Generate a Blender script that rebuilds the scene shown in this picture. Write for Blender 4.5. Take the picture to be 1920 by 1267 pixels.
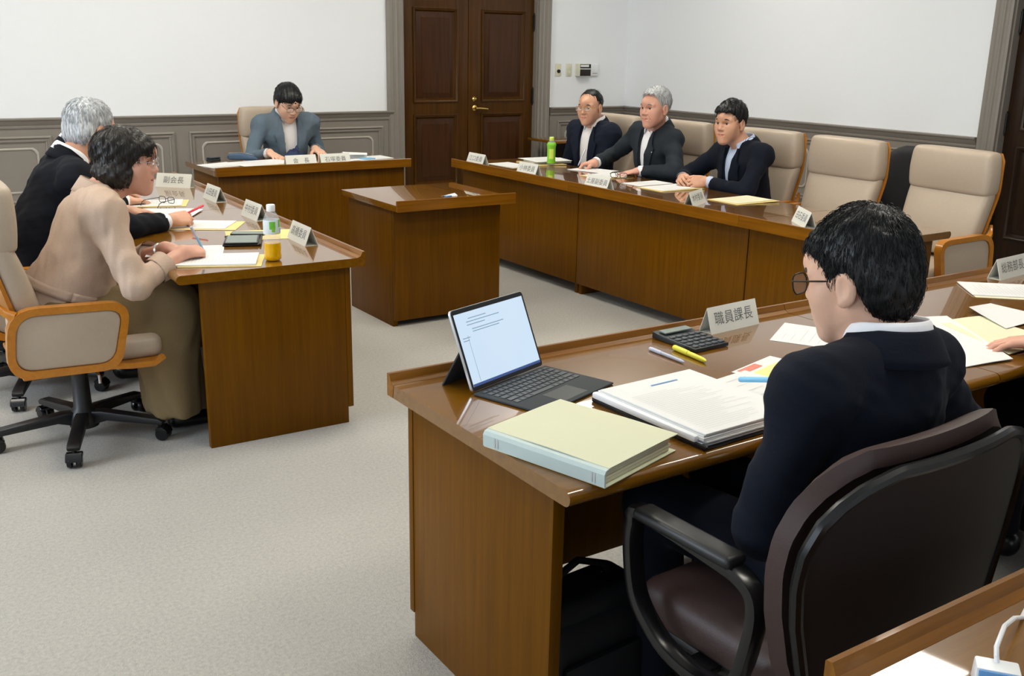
import bpy, bmesh, math, random
import numpy as np
from mathutils import Vector, Matrix
from mathutils.bvhtree import BVHTree

for _o in list(bpy.data.objects):
    bpy.data.objects.remove(_o, do_unlink=True)
SC = bpy.context.scene
COL = SC.collection
PI = math.pi
R = math.radians

# ---------------------------------------------------------------- camera
cam_d = bpy.data.cameras.new('camera')
cam_d.sensor_fit = 'HORIZONTAL'
cam_d.sensor_width = 36.0
cam_d.lens = 36.0 * 1881.4 / 1920.0
cam_d.clip_start = 0.05
cam = bpy.data.objects.new('camera', cam_d)
COL.objects.link(cam)
_a, _b, _r = R(33.78), R(16.167), R(1.066)
_rt = Vector((math.cos(_a), -math.sin(_a), 0))
_up = Vector((math.sin(_a) * math.sin(_b), math.cos(_a) * math.sin(_b), math.cos(_b)))
_fw = Vector((math.sin(_a) * math.cos(_b), math.cos(_a) * math.cos(_b), -math.sin(_b)))
_R = _rt * math.cos(_r) + _up * math.sin(_r)
_U = _up * math.cos(_r) - _rt * math.sin(_r)
cam.matrix_world = Matrix(((_R.x, _U.x, -_fw.x, 0), (_R.y, _U.y, -_fw.y, 0), (_R.z, _U.z, -_fw.z, 1.5301), (0, 0, 0, 1)))
SC.camera = cam

# ---------------------------------------------------------------- world, daylight, exposure
SC.view_settings.view_transform = 'Standard'
SC.view_settings.look = 'None'
SC.view_settings.gamma = 1.0
SC.view_settings.use_curve_mapping = False
SC.view_settings.exposure = 0.23
world = bpy.data.worlds.new('world')
SC.world = world
world.use_nodes = True
world.node_tree.nodes['Background'].inputs[0].default_value = (0.75, 0.85, 1.0, 1)
world.node_tree.nodes['Background'].inputs[1].default_value = 0.6
ROOM = dict(x0=-3.0, x1=6.92, y0=-2.6, y1=8.31, h=3.35)
LAMP_POWER = 15.5


def area_light(name, loc, rot, sx, sy, power, color):
    d = bpy.data.lights.new(name, 'AREA')
    d.shape = 'RECTANGLE'
    d.size, d.size_y, d.energy, d.color = sx, sy, power, color
    o = bpy.data.objects.new(name, d)
    o.location, o.rotation_euler = loc, rot
    COL.objects.link(o)
    return o


# daylight coming in through the two windows of the left wall and the one behind
for _y, _p in ((0.2, 24), (3.6, 85)):
    area_light('window_daylight', (ROOM['x0'] + 0.03, _y, 1.75), (0, -PI / 2, 0), 1.7, 1.5, _p, (0.76, 0.87, 1.0))
area_light('window_daylight', (1.6, ROOM['y0'] + 0.03, 1.75), (PI / 2, 0, 0), 1.9, 1.7, 9, (0.80, 0.89, 1.0))


# ---------------------------------------------------------------- helpers
def srgb(r, g, b):
    f = lambda c: (c / 255 / 12.92) if c / 255 <= 0.04045 else ((c / 255 + 0.055) / 1.055) ** 2.4
    return (f(r), f(g), f(b), 1)


class MB:
    """collects shapes in one bmesh; build() links them as one mesh object"""

    def __init__(s):
        s.bm = bmesh.new()

    def _merge(s, tmp, M=None, mat=0):
        if M is not None:
            bmesh.ops.transform(tmp, matrix=M, verts=tmp.verts)
        mp = {}
        for v in tmp.verts:
            mp[v] = s.bm.verts.new(v.co)
        for f in tmp.faces:
            try:
                nf = s.bm.faces.new([mp[v] for v in f.verts])
                nf.material_index = mat
            except ValueError:
                pass
        tmp.free()

    def box(s, x0, x1, y0, y1, z0, z1, bev=0.0, seg=2, M=None, mat=0):
        t = bmesh.new()
        bmesh.ops.create_cube(t, size=1)
        for v in t.verts:
            v.co = Vector(((x0 + x1) / 2 + v.co.x * (x1 - x0), (y0 + y1) / 2 + v.co.y * (y1 - y0), (z0 + z1) / 2 + v.co.z * (z1 - z0)))
        if bev > 0:
            bmesh.ops.bevel(t, geom=list(t.edges), offset=bev, segments=seg, profile=0.5, affect='EDGES')
        s._merge(t, M, mat)
        return s

    def prism(s, poly, a, b, axis='x', bev=0.0, seg=2, M=None, mat=0):
        """poly: 2D outline; axis x -> (y,z), y -> (x,z), z -> (x,y)"""
        t = bmesh.new()
        def P(p, k):
            return Vector((k, p[0], p[1])) if axis == 'x' else Vector((p[0], k, p[1])) if axis == 'y' else Vector((p[0], p[1], k))
        va = [t.verts.new(P(p, a)) for p in poly]
        vb = [t.verts.new(P(p, b)) for p in poly]
        n = len(poly)
        fa = t.faces.new(va)
        fb = t.faces.new(vb)
        for i in range(n):
            t.faces.new((va[i], va[(i + 1) % n], vb[(i + 1) % n], vb[i]))
        bmesh.ops.recalc_face_normals(t, faces=t.faces)
        if bev > 0:
            ed = list(set(list(fa.edges) + list(fb.edges)))
            bmesh.ops.bevel(t, geom=ed, offset=bev, segments=seg, profile=0.5, affect='EDGES')
        s._merge(t, M, mat)
        return s

    def tube(s, pts, r, n=8, closed=False, sq=None, M=None, mat=0, cap=True):
        """sweep a circle (or sq=(w,h) rounded rectangle with fixed up) along pts"""
        pts = [Vector(p) for p in pts]
        m = len(pts)
        rs = r if isinstance(r, (list, tuple)) else [r] * m
        t = bmesh.new()
        rings = []
        up = None
        for i, p in enumerate(pts):
            if closed:
                d = (pts[(i + 1) % m] - pts[i - 1])
            else:
                d = pts[min(i + 1, m - 1)] - pts[max(i - 1, 0)]
            d.normalize()
            if up is None:
                up = Vector((0, 0, 1)) if abs(d.z) < 0.9 else Vector((0, 1, 0))
            x = d.cross(up)
            if x.length < 1e-4:
                x = d.cross(Vector((1, 0, 0)))
            x.normalize()
            y = x.cross(d).normalized()
            up = y
            ring = []
            for k in range(n):
                a = 2 * PI * k / n
                ca, sa = math.cos(a), math.sin(a)
                if sq:
                    e = 0.5
                    ca = math.copysign(abs(ca) ** e, ca) * sq[0]
                    sa = math.copysign(abs(sa) ** e, sa) * sq[1]
                ring.append(t.verts.new(p + x * ca * rs[i] + y * sa * rs[i]))
            rings.append(ring)
        for i in range(m if closed else m - 1):
            A, B = rings[i], rings[(i + 1) % m]
            for k in range(n):
                t.faces.new((A[k], A[(k + 1) % n], B[(k + 1) % n], B[k]))
        if cap and not closed:
            t.faces.new(list(reversed(rings[0])))
            t.faces.new(rings[-1])
        bmesh.ops.recalc_face_normals(t, faces=t.faces)
        s._merge(t, M, mat)
        return s

    def lathe(s, prof, n=24, M=None, mat=0):
        t = bmesh.new()
        rings = []
        for r, z in prof:
            if r < 1e-5:
                rings.append([t.verts.new((0, 0, z))])
            else:
                rings.append([t.verts.new((r * math.cos(2 * PI * k / n), r * math.sin(2 * PI * k / n), z)) for k in range(n)])
        for A, B in zip(rings[:-1], rings[1:]):
            for k in range(n):
                a0, a1 = A[k % len(A)], A[(k + 1) % len(A)]
                b0, b1 = B[k % len(B)], B[(k + 1) % len(B)]
                vs = []
                for v in (a0, a1, b1, b0):
                    if v not in vs:
                        vs.append(v)
                if len(vs) > 2:
                    t.faces.new(vs)
        bmesh.ops.recalc_face_normals(t, faces=t.faces)
        s._merge(t, M, mat)
        return s

    def grid(s, f, nu, nv, th=0.0, M=None, mat=0):
        """sheet from f(u,v); th gives it a thickness along -normal"""
        t = bmesh.new()
        V = [[t.verts.new(f(i / nu, j / nv)) for j in range(nv + 1)] for i in range(nu + 1)]
        for i in range(nu):
            for j in range(nv):
                t.faces.new((V[i][j], V[i + 1][j], V[i + 1][j + 1], V[i][j + 1]))
        bmesh.ops.recalc_face_normals(t, faces=t.faces)
        if th:
            bmesh.ops.solidify(t, geom=list(t.faces), thickness=th)
        s._merge(t, M, mat)
        return s

    def build(s, name, mats, parent=None, loc=(0, 0, 0), rot=(0, 0, 0), angle=35):
        me = bpy.data.meshes.new(name)
        s.bm.to_mesh(me)
        s.bm.free()
        for m in (mats if isinstance(mats, (list, tuple)) else [mats]):
            me.materials.append(m)
        return link_mesh(name, me, parent, loc, rot, angle)


def link_mesh(name, me, parent=None, loc=(0, 0, 0), rot=(0, 0, 0), angle=35):
    if angle and len(me.polygons):
        me.polygons.foreach_set('use_smooth', [True] * len(me.polygons))
        if angle < 179:
            me.set_sharp_from_angle(angle=R(angle))
    o = bpy.data.objects.new(name, me)
    COL.objects.link(o)
    o.location, o.rotation_euler = loc, rot
    if parent is not None:
        o.parent = parent
    return o


def tag(o, label, cat, group=None):
    o['label'] = label
    o['category'] = cat
    if group:
        o['group'] = group
    return o


def thing(name, label, cat, loc=(0, 0, 0), rotz=0.0, group=None):
    o = bpy.data.objects.new(name, None)
    o.empty_display_size = 0.1
    COL.objects.link(o)
    o.location, o.rotation_euler = loc, (0, 0, rotz)
    return tag(o, label, cat, group)


def structure(o):
    o['kind'] = 'structure'
    return o


def empty_structure(name, loc=(0, 0, 0), rotz=0.0):
    o = bpy.data.objects.new(name, None)
    COL.objects.link(o)
    o.location, o.rotation_euler = loc, (0, 0, rotz)
    return structure(o)


def copy_tree(o, parent=None):
    c = o.copy()
    COL.objects.link(c)
    c.parent = parent
    for ch in list(o.children):
        copy_tree(ch, c)
    return c


def rrect(x0, x1, y0, y1, r, n=5):
    pts = []
    for cx, cy, a0 in ((x1 - r, y1 - r, 0), (x0 + r, y1 - r, 90), (x0 + r, y0 + r, 180), (x1 - r, y0 + r, 270)):
        for k in range(n + 1):
            a = R(a0 + 90 * k / n)
            pts.append((cx + r * math.cos(a), cy + r * math.sin(a)))
    return pts


def rpoly(pts, r, n=5):
    """round the corners of a convex 2D polygon"""
    out = []
    m = len(pts)
    for i in range(m):
        p0, p1, p2 = Vector(pts[i - 1]), Vector(pts[i]), Vector(pts[(i + 1) % m])
        rr = r[i] if isinstance(r, (list, tuple)) else r
        a, b = (p0 - p1).normalized(), (p2 - p1).normalized()
        A, B = p1 + a * rr, p1 + b * rr
        for k in range(n + 1):
            t = k / n
            out.append(tuple(A * (1 - t) ** 2 + p1 * 2 * t * (1 - t) + B * t * t))
    return out


# ---------------------------------------------------------------- materials
def new_mat(name):
    m = bpy.data.materials.new(name)
    m.use_nodes = True
    nt = m.node_tree
    return m, nt, nt.nodes['Principled BSDF']


def node(nt, kind, **kw):
    n = nt.nodes.new(kind)
    for k, v in kw.items():
        setattr(n, k, v)
    return n


def plain(name, col, rough=0.5, metal=0.0, noise=0.0, nscale=30.0, bump=0.0, bscale=200.0, coat=0.0, spec=0.5, sss=0.0, sheen=0.0, stretch=(1, 1, 1)):
    m, nt, p = new_mat(name)
    p.inputs['Base Color'].default_value = col
    p.inputs['Roughness'].default_value = rough
    p.inputs['Metallic'].default_value = metal
    p.inputs['Coat Weight'].default_value = coat
    p.inputs['Coat Roughness'].default_value = 0.08
    p.inputs['Specular IOR Level'].default_value = spec
    if sheen:
        p.inputs['Sheen Weight'].default_value = sheen
        p.inputs['Sheen Roughness'].default_value = 0.5
    if sss:
        p.inputs['Subsurface Weight'].default_value = sss
        p.inputs['Subsurface Radius'].default_value = (0.012, 0.005, 0.003)
    tc = node(nt, 'ShaderNodeTexCoord')
    mp = node(nt, 'ShaderNodeMapping')
    mp.inputs['Scale'].default_value = stretch
    nt.links.new(tc.outputs['Object'], mp.inputs['Vector'])
    if noise > 0:
        n = node(nt, 'ShaderNodeTexNoise')
        n.inputs['Scale'].default_value = nscale
        n.inputs['Detail'].default_value = 4
        nt.links.new(mp.outputs[0], n.inputs['Vector'])
        mx = node(nt, 'ShaderNodeMix', data_type='RGBA')
        mx.inputs['A'].default_value = tuple(c * (1 - noise) for c in col[:3]) + (1,)
        mx.inputs['B'].default_value = tuple(min(1, c * (1 + noise)) for c in col[:3]) + (1,)
        nt.links.new(n.outputs['Fac'], mx.inputs['Factor'])
        nt.links.new(mx.outputs['Result'], p.inputs['Base Color'])
    if bump > 0:
        n = node(nt, 'ShaderNodeTexNoise')
        n.inputs['Scale'].default_value = bscale
        n.inputs['Detail'].default_value = 3
        nt.links.new(mp.outputs[0], n.inputs['Vector'])
        b = node(nt, 'ShaderNodeBump')
        b.inputs['Strength'].default_value = bump
        b.inputs['Distance'].default_value = 0.004
        nt.links.new(n.outputs['Fac'], b.inputs['Height'])
        nt.links.new(b.outputs[0], p.inputs['Normal'])
    return m


def wood(name, dark, light, axis='z', rough=0.3, coat=0.6, coat_rough=0.06, scale=1.0, contrast=1.0, spec=.2, cior=1.5):
    m, nt, p = new_mat(name)
    tc = node(nt, 'ShaderNodeTexCoord')
    mp = node(nt, 'ShaderNodeMapping')
    s = {'x': (1.2, 30, 30), 'y': (30, 1.2, 30), 'z': (30, 30, 1.2)}[axis]
    mp.inputs['Scale'].default_value = tuple(k * scale for k in s)
    nt.links.new(tc.outputs['Object'], mp.inputs['Vector'])
    n1 = node(nt, 'ShaderNodeTexNoise')
    n1.inputs['Scale'].default_value = 1.6
    n1.inputs['Detail'].default_value = 6
    n1.inputs['Roughness'].default_value = 0.65
    nt.links.new(mp.outputs[0], n1.inputs['Vector'])
    n2 = node(nt, 'ShaderNodeTexNoise')
    n2.inputs['Scale'].default_value = 2.2
    n2.inputs['Detail'].default_value = 2
    nt.links.new(tc.outputs['Object'], n2.inputs['Vector'])
    ad = node(nt, 'ShaderNodeMath', operation='MULTIPLY_ADD')
    ad.inputs[1].default_value = 0.35
    nt.links.new(n2.outputs['Fac'], ad.inputs[0])
    nt.links.new(n1.outputs['Fac'], ad.inputs[2])
    rp = node(nt, 'ShaderNodeValToRGB')
    rp.color_ramp.elements[0].position = 0.42 - 0.0 * contrast
    rp.color_ramp.elements[0].color = dark
    rp.color_ramp.elements[1].position = 0.9
    rp.color_ramp.elements[1].color = light
    nt.links.new(ad.outputs[0], rp.inputs['Fac'])
    nt.links.new(rp.outputs[0], p.inputs['Base Color'])
    p.inputs['Roughness'].default_value = rough
    p.inputs['Coat Weight'].default_value = coat
    p.inputs['Coat Roughness'].default_value = coat_rough
    p.inputs['Specular IOR Level'].default_value = spec
    p.inputs['Coat IOR'].default_value = cior
    b = node(nt, 'ShaderNodeBump')
    b.inputs['Strength'].default_value = 0.04
    b.inputs['Distance'].default_value = 0.002
    nt.links.new(n1.outputs['Fac'], b.inputs['Height'])
    nt.links.new(b.outputs[0], p.inputs['Normal'])
    return m


def emis(name, col, strength):
    m, nt, p = new_mat(name)
    p.inputs['Base Color'].default_value = (0.05, 0.05, 0.05, 1)
    p.inputs['Emission Color'].default_value = col
    p.inputs['Emission Strength'].default_value = strength
    return m


def glass(name, col, rough=0.02, alpha=0.35):
    m, nt, p = new_mat(name)
    p.inputs['Base Color'].default_value = col
    p.inputs['Roughness'].default_value = rough
    p.inputs['Alpha'].default_value = alpha
    return m


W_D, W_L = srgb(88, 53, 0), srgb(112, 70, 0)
M = dict(
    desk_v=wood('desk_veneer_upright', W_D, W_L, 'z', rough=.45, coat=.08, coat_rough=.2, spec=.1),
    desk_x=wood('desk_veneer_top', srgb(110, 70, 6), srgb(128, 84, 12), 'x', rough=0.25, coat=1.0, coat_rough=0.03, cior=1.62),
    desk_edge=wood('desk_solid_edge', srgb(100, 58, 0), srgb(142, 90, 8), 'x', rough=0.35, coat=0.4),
    door=wood('door_dark_wood', srgb(52, 29, 0), srgb(82, 48, 2), 'z', rough=0.4, coat=0.15, coat_rough=0.15),
    door_p=wood('door_dark_panel', srgb(46, 24, 6), srgb(72, 40, 14), 'z', rough=0.4, coat=0.15, coat_rough=0.15),
    door_shade=wood('door_wood_painted_shade', srgb(30, 19, 12), srgb(50, 33, 20), 'z', rough=0.4, coat=0.15, coat_rough=0.15),  # same wood as the double door, right door's shade put into the colour
    bent=wood('bent_honey_wood', srgb(176, 108, 26), srgb(196, 128, 40), 'x', rough=0.35, coat=0.5),
    plaster=plain('white_plaster', srgb(238, 241, 245), 0.85, bump=0.05, bscale=120, noise=0.01),
    paint=plain('grey_brown_paint', srgb(134, 127, 119), 0.45, noise=0.04, nscale=14, bump=0.03, bscale=60),
    bead=plain('pale_bead_paint', srgb(176, 170, 160), 0.45, noise=0.03),
    ceil=plain('ceiling_board', srgb(238, 238, 234), 0.9, bump=0.1, bscale=80, noise=0.02),
    brass=plain('polished_brass', srgb(226, 190, 110), 0.22, metal=1.0, noise=0.03),
    black=plain('black_plastic', srgb(20, 21, 24), 0.42, noise=0.1, bump=0.03, bscale=400),
    blackg=plain('glossy_black_plastic', srgb(14, 15, 18), 0.25, noise=0.1),
    iron=plain('dark_iron', srgb(40, 38, 36), 0.45, metal=0.6, noise=0.1),
    chrome=plain('chrome', srgb(210, 212, 215), 0.18, metal=1.0, noise=0.02),
    leather=plain('taupe_leather', srgb(180, 163, 144), 0.48, noise=0.05, nscale=60, bump=0.12, bscale=350, coat=0.1),
    brownl=plain('brown_leather', srgb(66, 48, 45), 0.5, noise=0.08, nscale=60, bump=0.15, bscale=350),
    shell=plain('dark_brown_shell', srgb(26, 19, 18), 0.55, noise=0.12, nscale=90, bump=0.1, bscale=500),
    paper=plain('white_paper', srgb(226, 226, 225), 0.7, noise=0.012, nscale=25),
    manila=plain('manila_envelope', srgb(226, 204, 134), 0.7, noise=0.02, nscale=25),
    cream=plain('cream_paper', srgb(230, 224, 192), 0.7, noise=0.015, nscale=25),
    folder=plain('pale_yellow_folder', srgb(208, 209, 180), 0.6, noise=0.012, nscale=20, bump=0.05),
    spine=plain('pale_green_spine', srgb(188, 203, 200), 0.55, noise=0.02),
    card=plain('name_card', srgb(222, 222, 213), 0.5, noise=0.01),
    ink=plain('printed_ink', srgb(104, 106, 110), 0.7, noise=0.02),
    inkpale=plain('pale_printed_ink', srgb(190, 192, 193), 0.7, noise=0.02),
    inkblue=plain('blue_ink', srgb(96, 150, 205), 0.6, noise=0.02),
    red=plain('red_plastic', srgb(214, 52, 70), 0.35, noise=0.03),
    redp=plain('salmon_print', srgb(240, 130, 110), 0.7, noise=0.03),
    pale_y=plain('pale_yellow_print', srgb(238, 228, 150), 0.7, noise=0.03),
    grey_pl=plain('pale_blue_grey_plastic', srgb(190, 196, 214), 0.35, noise=0.03),
    yellow=plain('fluorescent_yellow_plastic', srgb(232, 226, 70), 0.35, noise=0.03),
    skyblue=plain('sky_blue_plastic', srgb(120, 190, 232), 0.35, noise=0.03),
    white_pl=plain('white_plastic', srgb(238, 239, 240), 0.35, noise=0.01),
    ivory_pl=plain('ivory_plastic', srgb(216, 214, 192), 0.4, noise=0.02),
    dark_pl=plain('charcoal_fabric_cover', srgb(46, 52, 56), 0.75, noise=0.12, nscale=300, bump=0.1, bscale=600),
    key=plain('dark_grey_key', srgb(70, 74, 80), 0.5, noise=0.05),
    calc=plain('calculator_case', srgb(26, 34, 38), 0.4, noise=0.06),
    lcd=plain('grey_display', srgb(120, 132, 124), 0.25, noise=0.03),
    alu=plain('silver_aluminium', srgb(200, 202, 206), 0.3, metal=0.9, noise=0.02),
    navy=plain('navy_cloth', srgb(26, 40, 78), 0.75, noise=0.12, nscale=80, bump=0.1),
    denim=plain('blue_pouch', srgb(60, 84, 110), 0.6, noise=0.15, nscale=60, bump=0.1),
    bag=plain('black_nylon', srgb(10, 13, 20), 0.6, noise=0.15, nscale=60, bump=0.15, bscale=700),
    green=plain('lime_label', srgb(128, 200, 50), 0.4, noise=0.05, nscale=18),
    lime=plain('lime_cap', srgb(206, 228, 96), 0.4, noise=0.02),
    label_w=plain('pale_bottle_label', srgb(222, 232, 236), 0.4, noise=0.03),
    green2=plain('leaf_green_print', srgb(110, 190, 60), 0.4, noise=0.1),
    pet=glass('clear_plastic', srgb(226, 234, 240), 0.08, 0.22),
    tea=plain('amber_tea', srgb(226, 172, 0), 0.12, noise=0.08, nscale=40),
    lens=glass('spectacle_lens', srgb(235, 240, 245), 0.02, 0.10),
    winglass=glass('window_glass', srgb(225, 235, 245), 0.02, 0.2),
)


def screen_mat():
    m, nt, p = new_mat('lit_screen')
    p.inputs['Base Color'].default_value = srgb(30, 32, 36)
    p.inputs['Roughness'].default_value = 0.2
    tc = node(nt, 'ShaderNodeTexCoord')
    g = node(nt, 'ShaderNodeTexNoise')
    g.inputs['Scale'].default_value = 5
    nt.links.new(tc.outputs['Object'], g.inputs['Vector'])
    mx = node(nt, 'ShaderNodeMix', data_type='RGBA')
    mx.inputs['A'].default_value = srgb(206, 228, 250)
    mx.inputs['B'].default_value = srgb(216, 236, 252)
    nt.links.new(g.outputs['Fac'], mx.inputs['Factor'])
    nt.links.new(mx.outputs['Result'], p.inputs['Emission Color'])
    p.inputs['Emission Strength'].default_value = 0.80
    return m


M['screen'] = screen_mat()
M['screen_ui'] = emis('screen_blue_ui', srgb(46, 92, 176), 0.45)
M['screen_line'] = emis('screen_pale_line', srgb(150, 186, 215), 0.55)
M['lamp'] = emis('fluorescent_diffuser', (1.0, 0.95, 0.83, 1), LAMP_POWER)


def carpet_mat():
    m, nt, p = new_mat('loop_pile_carpet')
    tc = node(nt, 'ShaderNodeTexCoord')
    n1 = node(nt, 'ShaderNodeTexNoise')
    n1.inputs['Scale'].default_value = 1.3
    n1.inputs['Detail'].default_value = 3
    n2 = node(nt, 'ShaderNodeTexVoronoi')
    n2.inputs['Scale'].default_value = 210
    n3 = node(nt, 'ShaderNodeTexNoise')
    n3.inputs['Scale'].default_value = 90
    n3.inputs['Detail'].default_value = 4
    for n in (n1, n2, n3):
        nt.links.new(tc.outputs['Object'], n.inputs['Vector'])
    rp = node(nt, 'ShaderNodeValToRGB')
    rp.color_ramp.elements[0].position = 0.3
    rp.color_ramp.elements[0].color = srgb(150, 147, 141)
    rp.color_ramp.elements[1].position = 0.7
    rp.color_ramp.elements[1].color = srgb(176, 172, 163)
    a = node(nt, 'ShaderNodeMath', operation='MULTIPLY_ADD')
    a.inputs[1].default_value = 0.25
    nt.links.new(n1.outputs['Fac'], a.inputs[0])
    b = node(nt, 'ShaderNodeMath', operation='MULTIPLY')
    b.inputs[1].default_value = 0.75
    nt.links.new(n3.outputs['Fac'], b.inputs[0])
    nt.links.new(b.outputs[0], a.inputs[2])
    nt.links.new(a.outputs[0], rp.inputs['Fac'])
    nt.links.new(rp.outputs[0], p.inputs['Base Color'])
    bp = node(nt, 'ShaderNodeBump')
    bp.inputs['Strength'].default_value = 0.28
    bp.inputs['Distance'].default_value = 0.004
    nt.links.new(n2.outputs['Distance'], bp.inputs['Height'])
    nt.links.new(bp.outputs[0], p.inputs['Normal'])
    p.inputs['Roughness'].default_value = 0.95
    p.inputs['Sheen Weight'].default_value = 0.2
    return m


M['carpet'] = carpet_mat()

# ---------------------------------------------------------------- room shell
X0, X1, Y0, Y1, HH = ROOM['x0'], ROOM['x1'], ROOM['y0'], ROOM['y1'], ROOM['h']
structure(MB().box(X0 - .2, X1 + .2, Y0 - .2, Y1 + .2, -.1, 0).build('floor', M['carpet'], angle=0))
structure(MB().box(X0 - .2, X1 + .2, Y0 - .2, Y1 + .2, HH, HH + .1).build('ceiling', M['ceil'], angle=0))
DX0, DX1, DH = 4.316, 5.78, 2.35          # double door opening in the back wall
EY0, EY1 = 2.60, 4.15                     # door opening in the right wall
b = MB()
b.box(X0 - .2, DX0, Y1, Y1 + .2, 0, HH).box(DX1, X1 + .2, Y1, Y1 + .2, 0, HH).box(DX0, DX1, Y1, Y1 + .2, DH, HH)
structure(b.build('wall_back', M['plaster'], angle=0))
b = MB()
b.box(X1, X1 + .2, EY1, Y1, 0, HH).box(X1, X1 + .2, Y0 - .2, EY0, 0, HH).box(X1, X1 + .2, EY0, EY1, DH, HH)
structure(b.build('wall_right', M['plaster'], angle=0))
b = MB()
ys = [(-.65, 1.05), (2.75, 4.45)]
b.box(X0 - .2, X0, Y0 - .2, Y1, 0, 1.0).box(X0 - .2, X0, Y0 - .2, Y1, 2.5, HH)
b.box(X0 - .2, X0, Y0 - .2, ys[0][0], 1.0, 2.5).box(X0 - .2, X0, ys[0][1], ys[1][0], 1.0, 2.5).box(X0 - .2, X0, ys[1][1], Y1, 1.0, 2.5)
structure(b.build('wall_left', M['plaster'], angle=0))
b = MB()
b.box(X0, X1, Y0 - .2, Y0, 0, .9).box(X0, X1, Y0 - .2, Y0, 2.6, HH).box(X0, .65, Y0 - .2, Y0, .9, 2.6).box(2.55, X1, Y0 - .2, Y0, .9, 2.6)
structure(b.build('wall_front', M['plaster'], angle=0))


def window(name, loc, rotz, w, h):
    e = empty_structure(name, loc, rotz)
    f = MB()
    for x0, x1, z0, z1 in ((-w / 2, w / 2, 0, .05), (-w / 2, w / 2, h - .05, h), (-w / 2, -w / 2 + .05, .05, h - .05), (w / 2 - .05, w / 2, .05, h - .05), (-.025, .025, .05, h - .05)):
        f.box(x0, x1, .08, .14, z0, z1)
    f.build('window_frame', M['paint'], e)
    for x0, x1 in ((-w / 2 + .05, -.025), (.025, w / 2 - .05)):
        MB().box(x0, x1, .105, .111, .05, h - .05).build('pane', M['winglass'], e)
    MB().box(-w / 2 - .05, w / 2 + .05, -.08, .08, -.04, 0, .006).build('window_sill', M['paint'], e)


window('window_1', (X0, .2, 1.0), PI / 2, 1.7, 1.5)
window('window_2', (X0, 3.6, 1.0), PI / 2, 1.7, 1.5)
window('window_3', (1.6, Y0, .9), PI, 1.9, 1.7)

# ---- wainscot: local x runs along the wall, local -y is into the room
def frame_strip(b, x0, x1, z0, z1, w, prof, notch=0.0):
    """mitred picture-frame moulding; prof = [(inset, height)]"""
    t = bmesh.new()
    rings = []
    for ins, hgt in prof:
        xa, xb, za, zb = x0 + ins, x1 - ins, z0 + ins, z1 - ins
        if notch:
            n = notch
            c = [(xa + n, za), (xb - n, za), (xb - n * .4, za + n * .4), (xb, za + n), (xb, zb - n), (xb - n * .4, zb - n * .4), (xb - n, zb), (xa + n, zb), (xa + n * .4, zb - n * .4), (xa, zb - n), (xa, za + n), (xa + n * .4, za + n * .4)]
        else:
            c = [(xa, za), (xb, za), (xb, zb), (xa, zb)]
        rings.append([t.verts.new((x, -hgt, z)) for x, z in c])
    k = len(rings[0])
    for A, B in zip(rings[:-1], rings[1:]):
        for i in range(k):
            t.faces.new((A[i], A[(i + 1) % k], B[(i + 1) % k], B[i]))
    bmesh.ops.recalc_face_normals(t, faces=t.faces)
    b._merge(t)


def wainscot(name, loc, rotz, L, panels):
    e = empty_structure(name, loc, rotz)
    MB().box(0, L, -.022, 0, 0, .95).build('dado_board', M['paint'], e)
    MB().prism([(0, .885), (-.03, .885), (-.034, .893), (-.034, .902), (-.028, .906), (-.044, .925), (-.05, .942), (-.062, .948), (-.064, .958), (-.058, .9615), (0, .9615)], 0, L, 'x').build('chair_rail', M['paint'], e)
    MB().prism([(0, 0), (-.045, 0), (-.045, .17), (-.038, .19), (-.03, .2), (0, .2)], 0, L, 'x').build('baseboard', M['paint'], e)
    for x0, x1 in panels:
        f = MB()
        frame_strip(f, x0, x1, .31, .83, .05, [(0, .022), (0, .036), (.012, .042), (.022, .03), (.03, .03), (.036, .036), (.046, .030), (.05, .018), (.056, .022)])
        p = f.build('panel_moulding', M['paint'], e)
        f = MB()
        frame_strip(f, x0 + .10, x1 - .10, .41, .745, .01, [(0, .020), (0, .028), (.004, .031), (.010, .031), (.014, .028), (.014, .020)], .035)
        f.build('inner_bead', M['bead'], p)


wainscot('trim_1', (X0, Y1, 0), 0, 4.205 - X0, [(a - X0, c - X0) for a, c in ((-2.75, -1.12), (-1.0, -.45), (-.37, 1.35), (1.45, 2.26), (2.374, 4.108))])
wainscot('trim_2', (5.945, Y1, 0), 0, X1 - 5.945, [(.09, .90)])
wainscot('trim_3', (X1, Y1, 0), -PI / 2, Y1 - 4.295, [(.12, 1.25), (1.36, 2.6), (2.71, 3.9)])
wainscot('trim_4', (X1, 2.45, 0), -PI / 2, 2.45 - Y0, [(.15, 1.9), (2.0, 3.6)])


def casing(name, loc, rotz, w0, w1, ww):
    """fluted door casing round an opening from w0 to w1"""
    e = empty_structure(name, loc, rotz)
    prof = [(0, 0), (0, -.045), (.012, -.05), (.022, -.05), (.03, -.04), (.05, -.04), (.058, -.048), (.07, -.048), (.078, -.04), (.1, -.04), (.108, -.046), (ww - .012, -.046), (ww, -.03), (ww, 0)]
    MB().prism([(w0 - p[0], p[1]) for p in prof], 0, DH, 'z').build('casing_board', M['paint'], e)
    MB().prism([(w1 + p[0], p[1]) for p in prof], 0, DH, 'z').build('casing_board', M['paint'], e)
    MB().prism([(p[1], DH + p[0]) for p in prof], w0 - ww, w1 + ww, 'x').build('casing_head', M['paint'], e)
    MB().box(w0, w0 + .012, -.02, .12, 0, DH).build('door_jamb', M['paint'], e)
    MB().box(w1 - .012, w1, -.02, .12, 0, DH).build('door_jamb', M['paint'], e)


casing('trim_5', (0, Y1, 0), 0, DX0, DX1, .108 + .045)
casing('trim_6', (X1, 0, 0), -PI / 2, -EY1, -EY0, .145)


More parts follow.
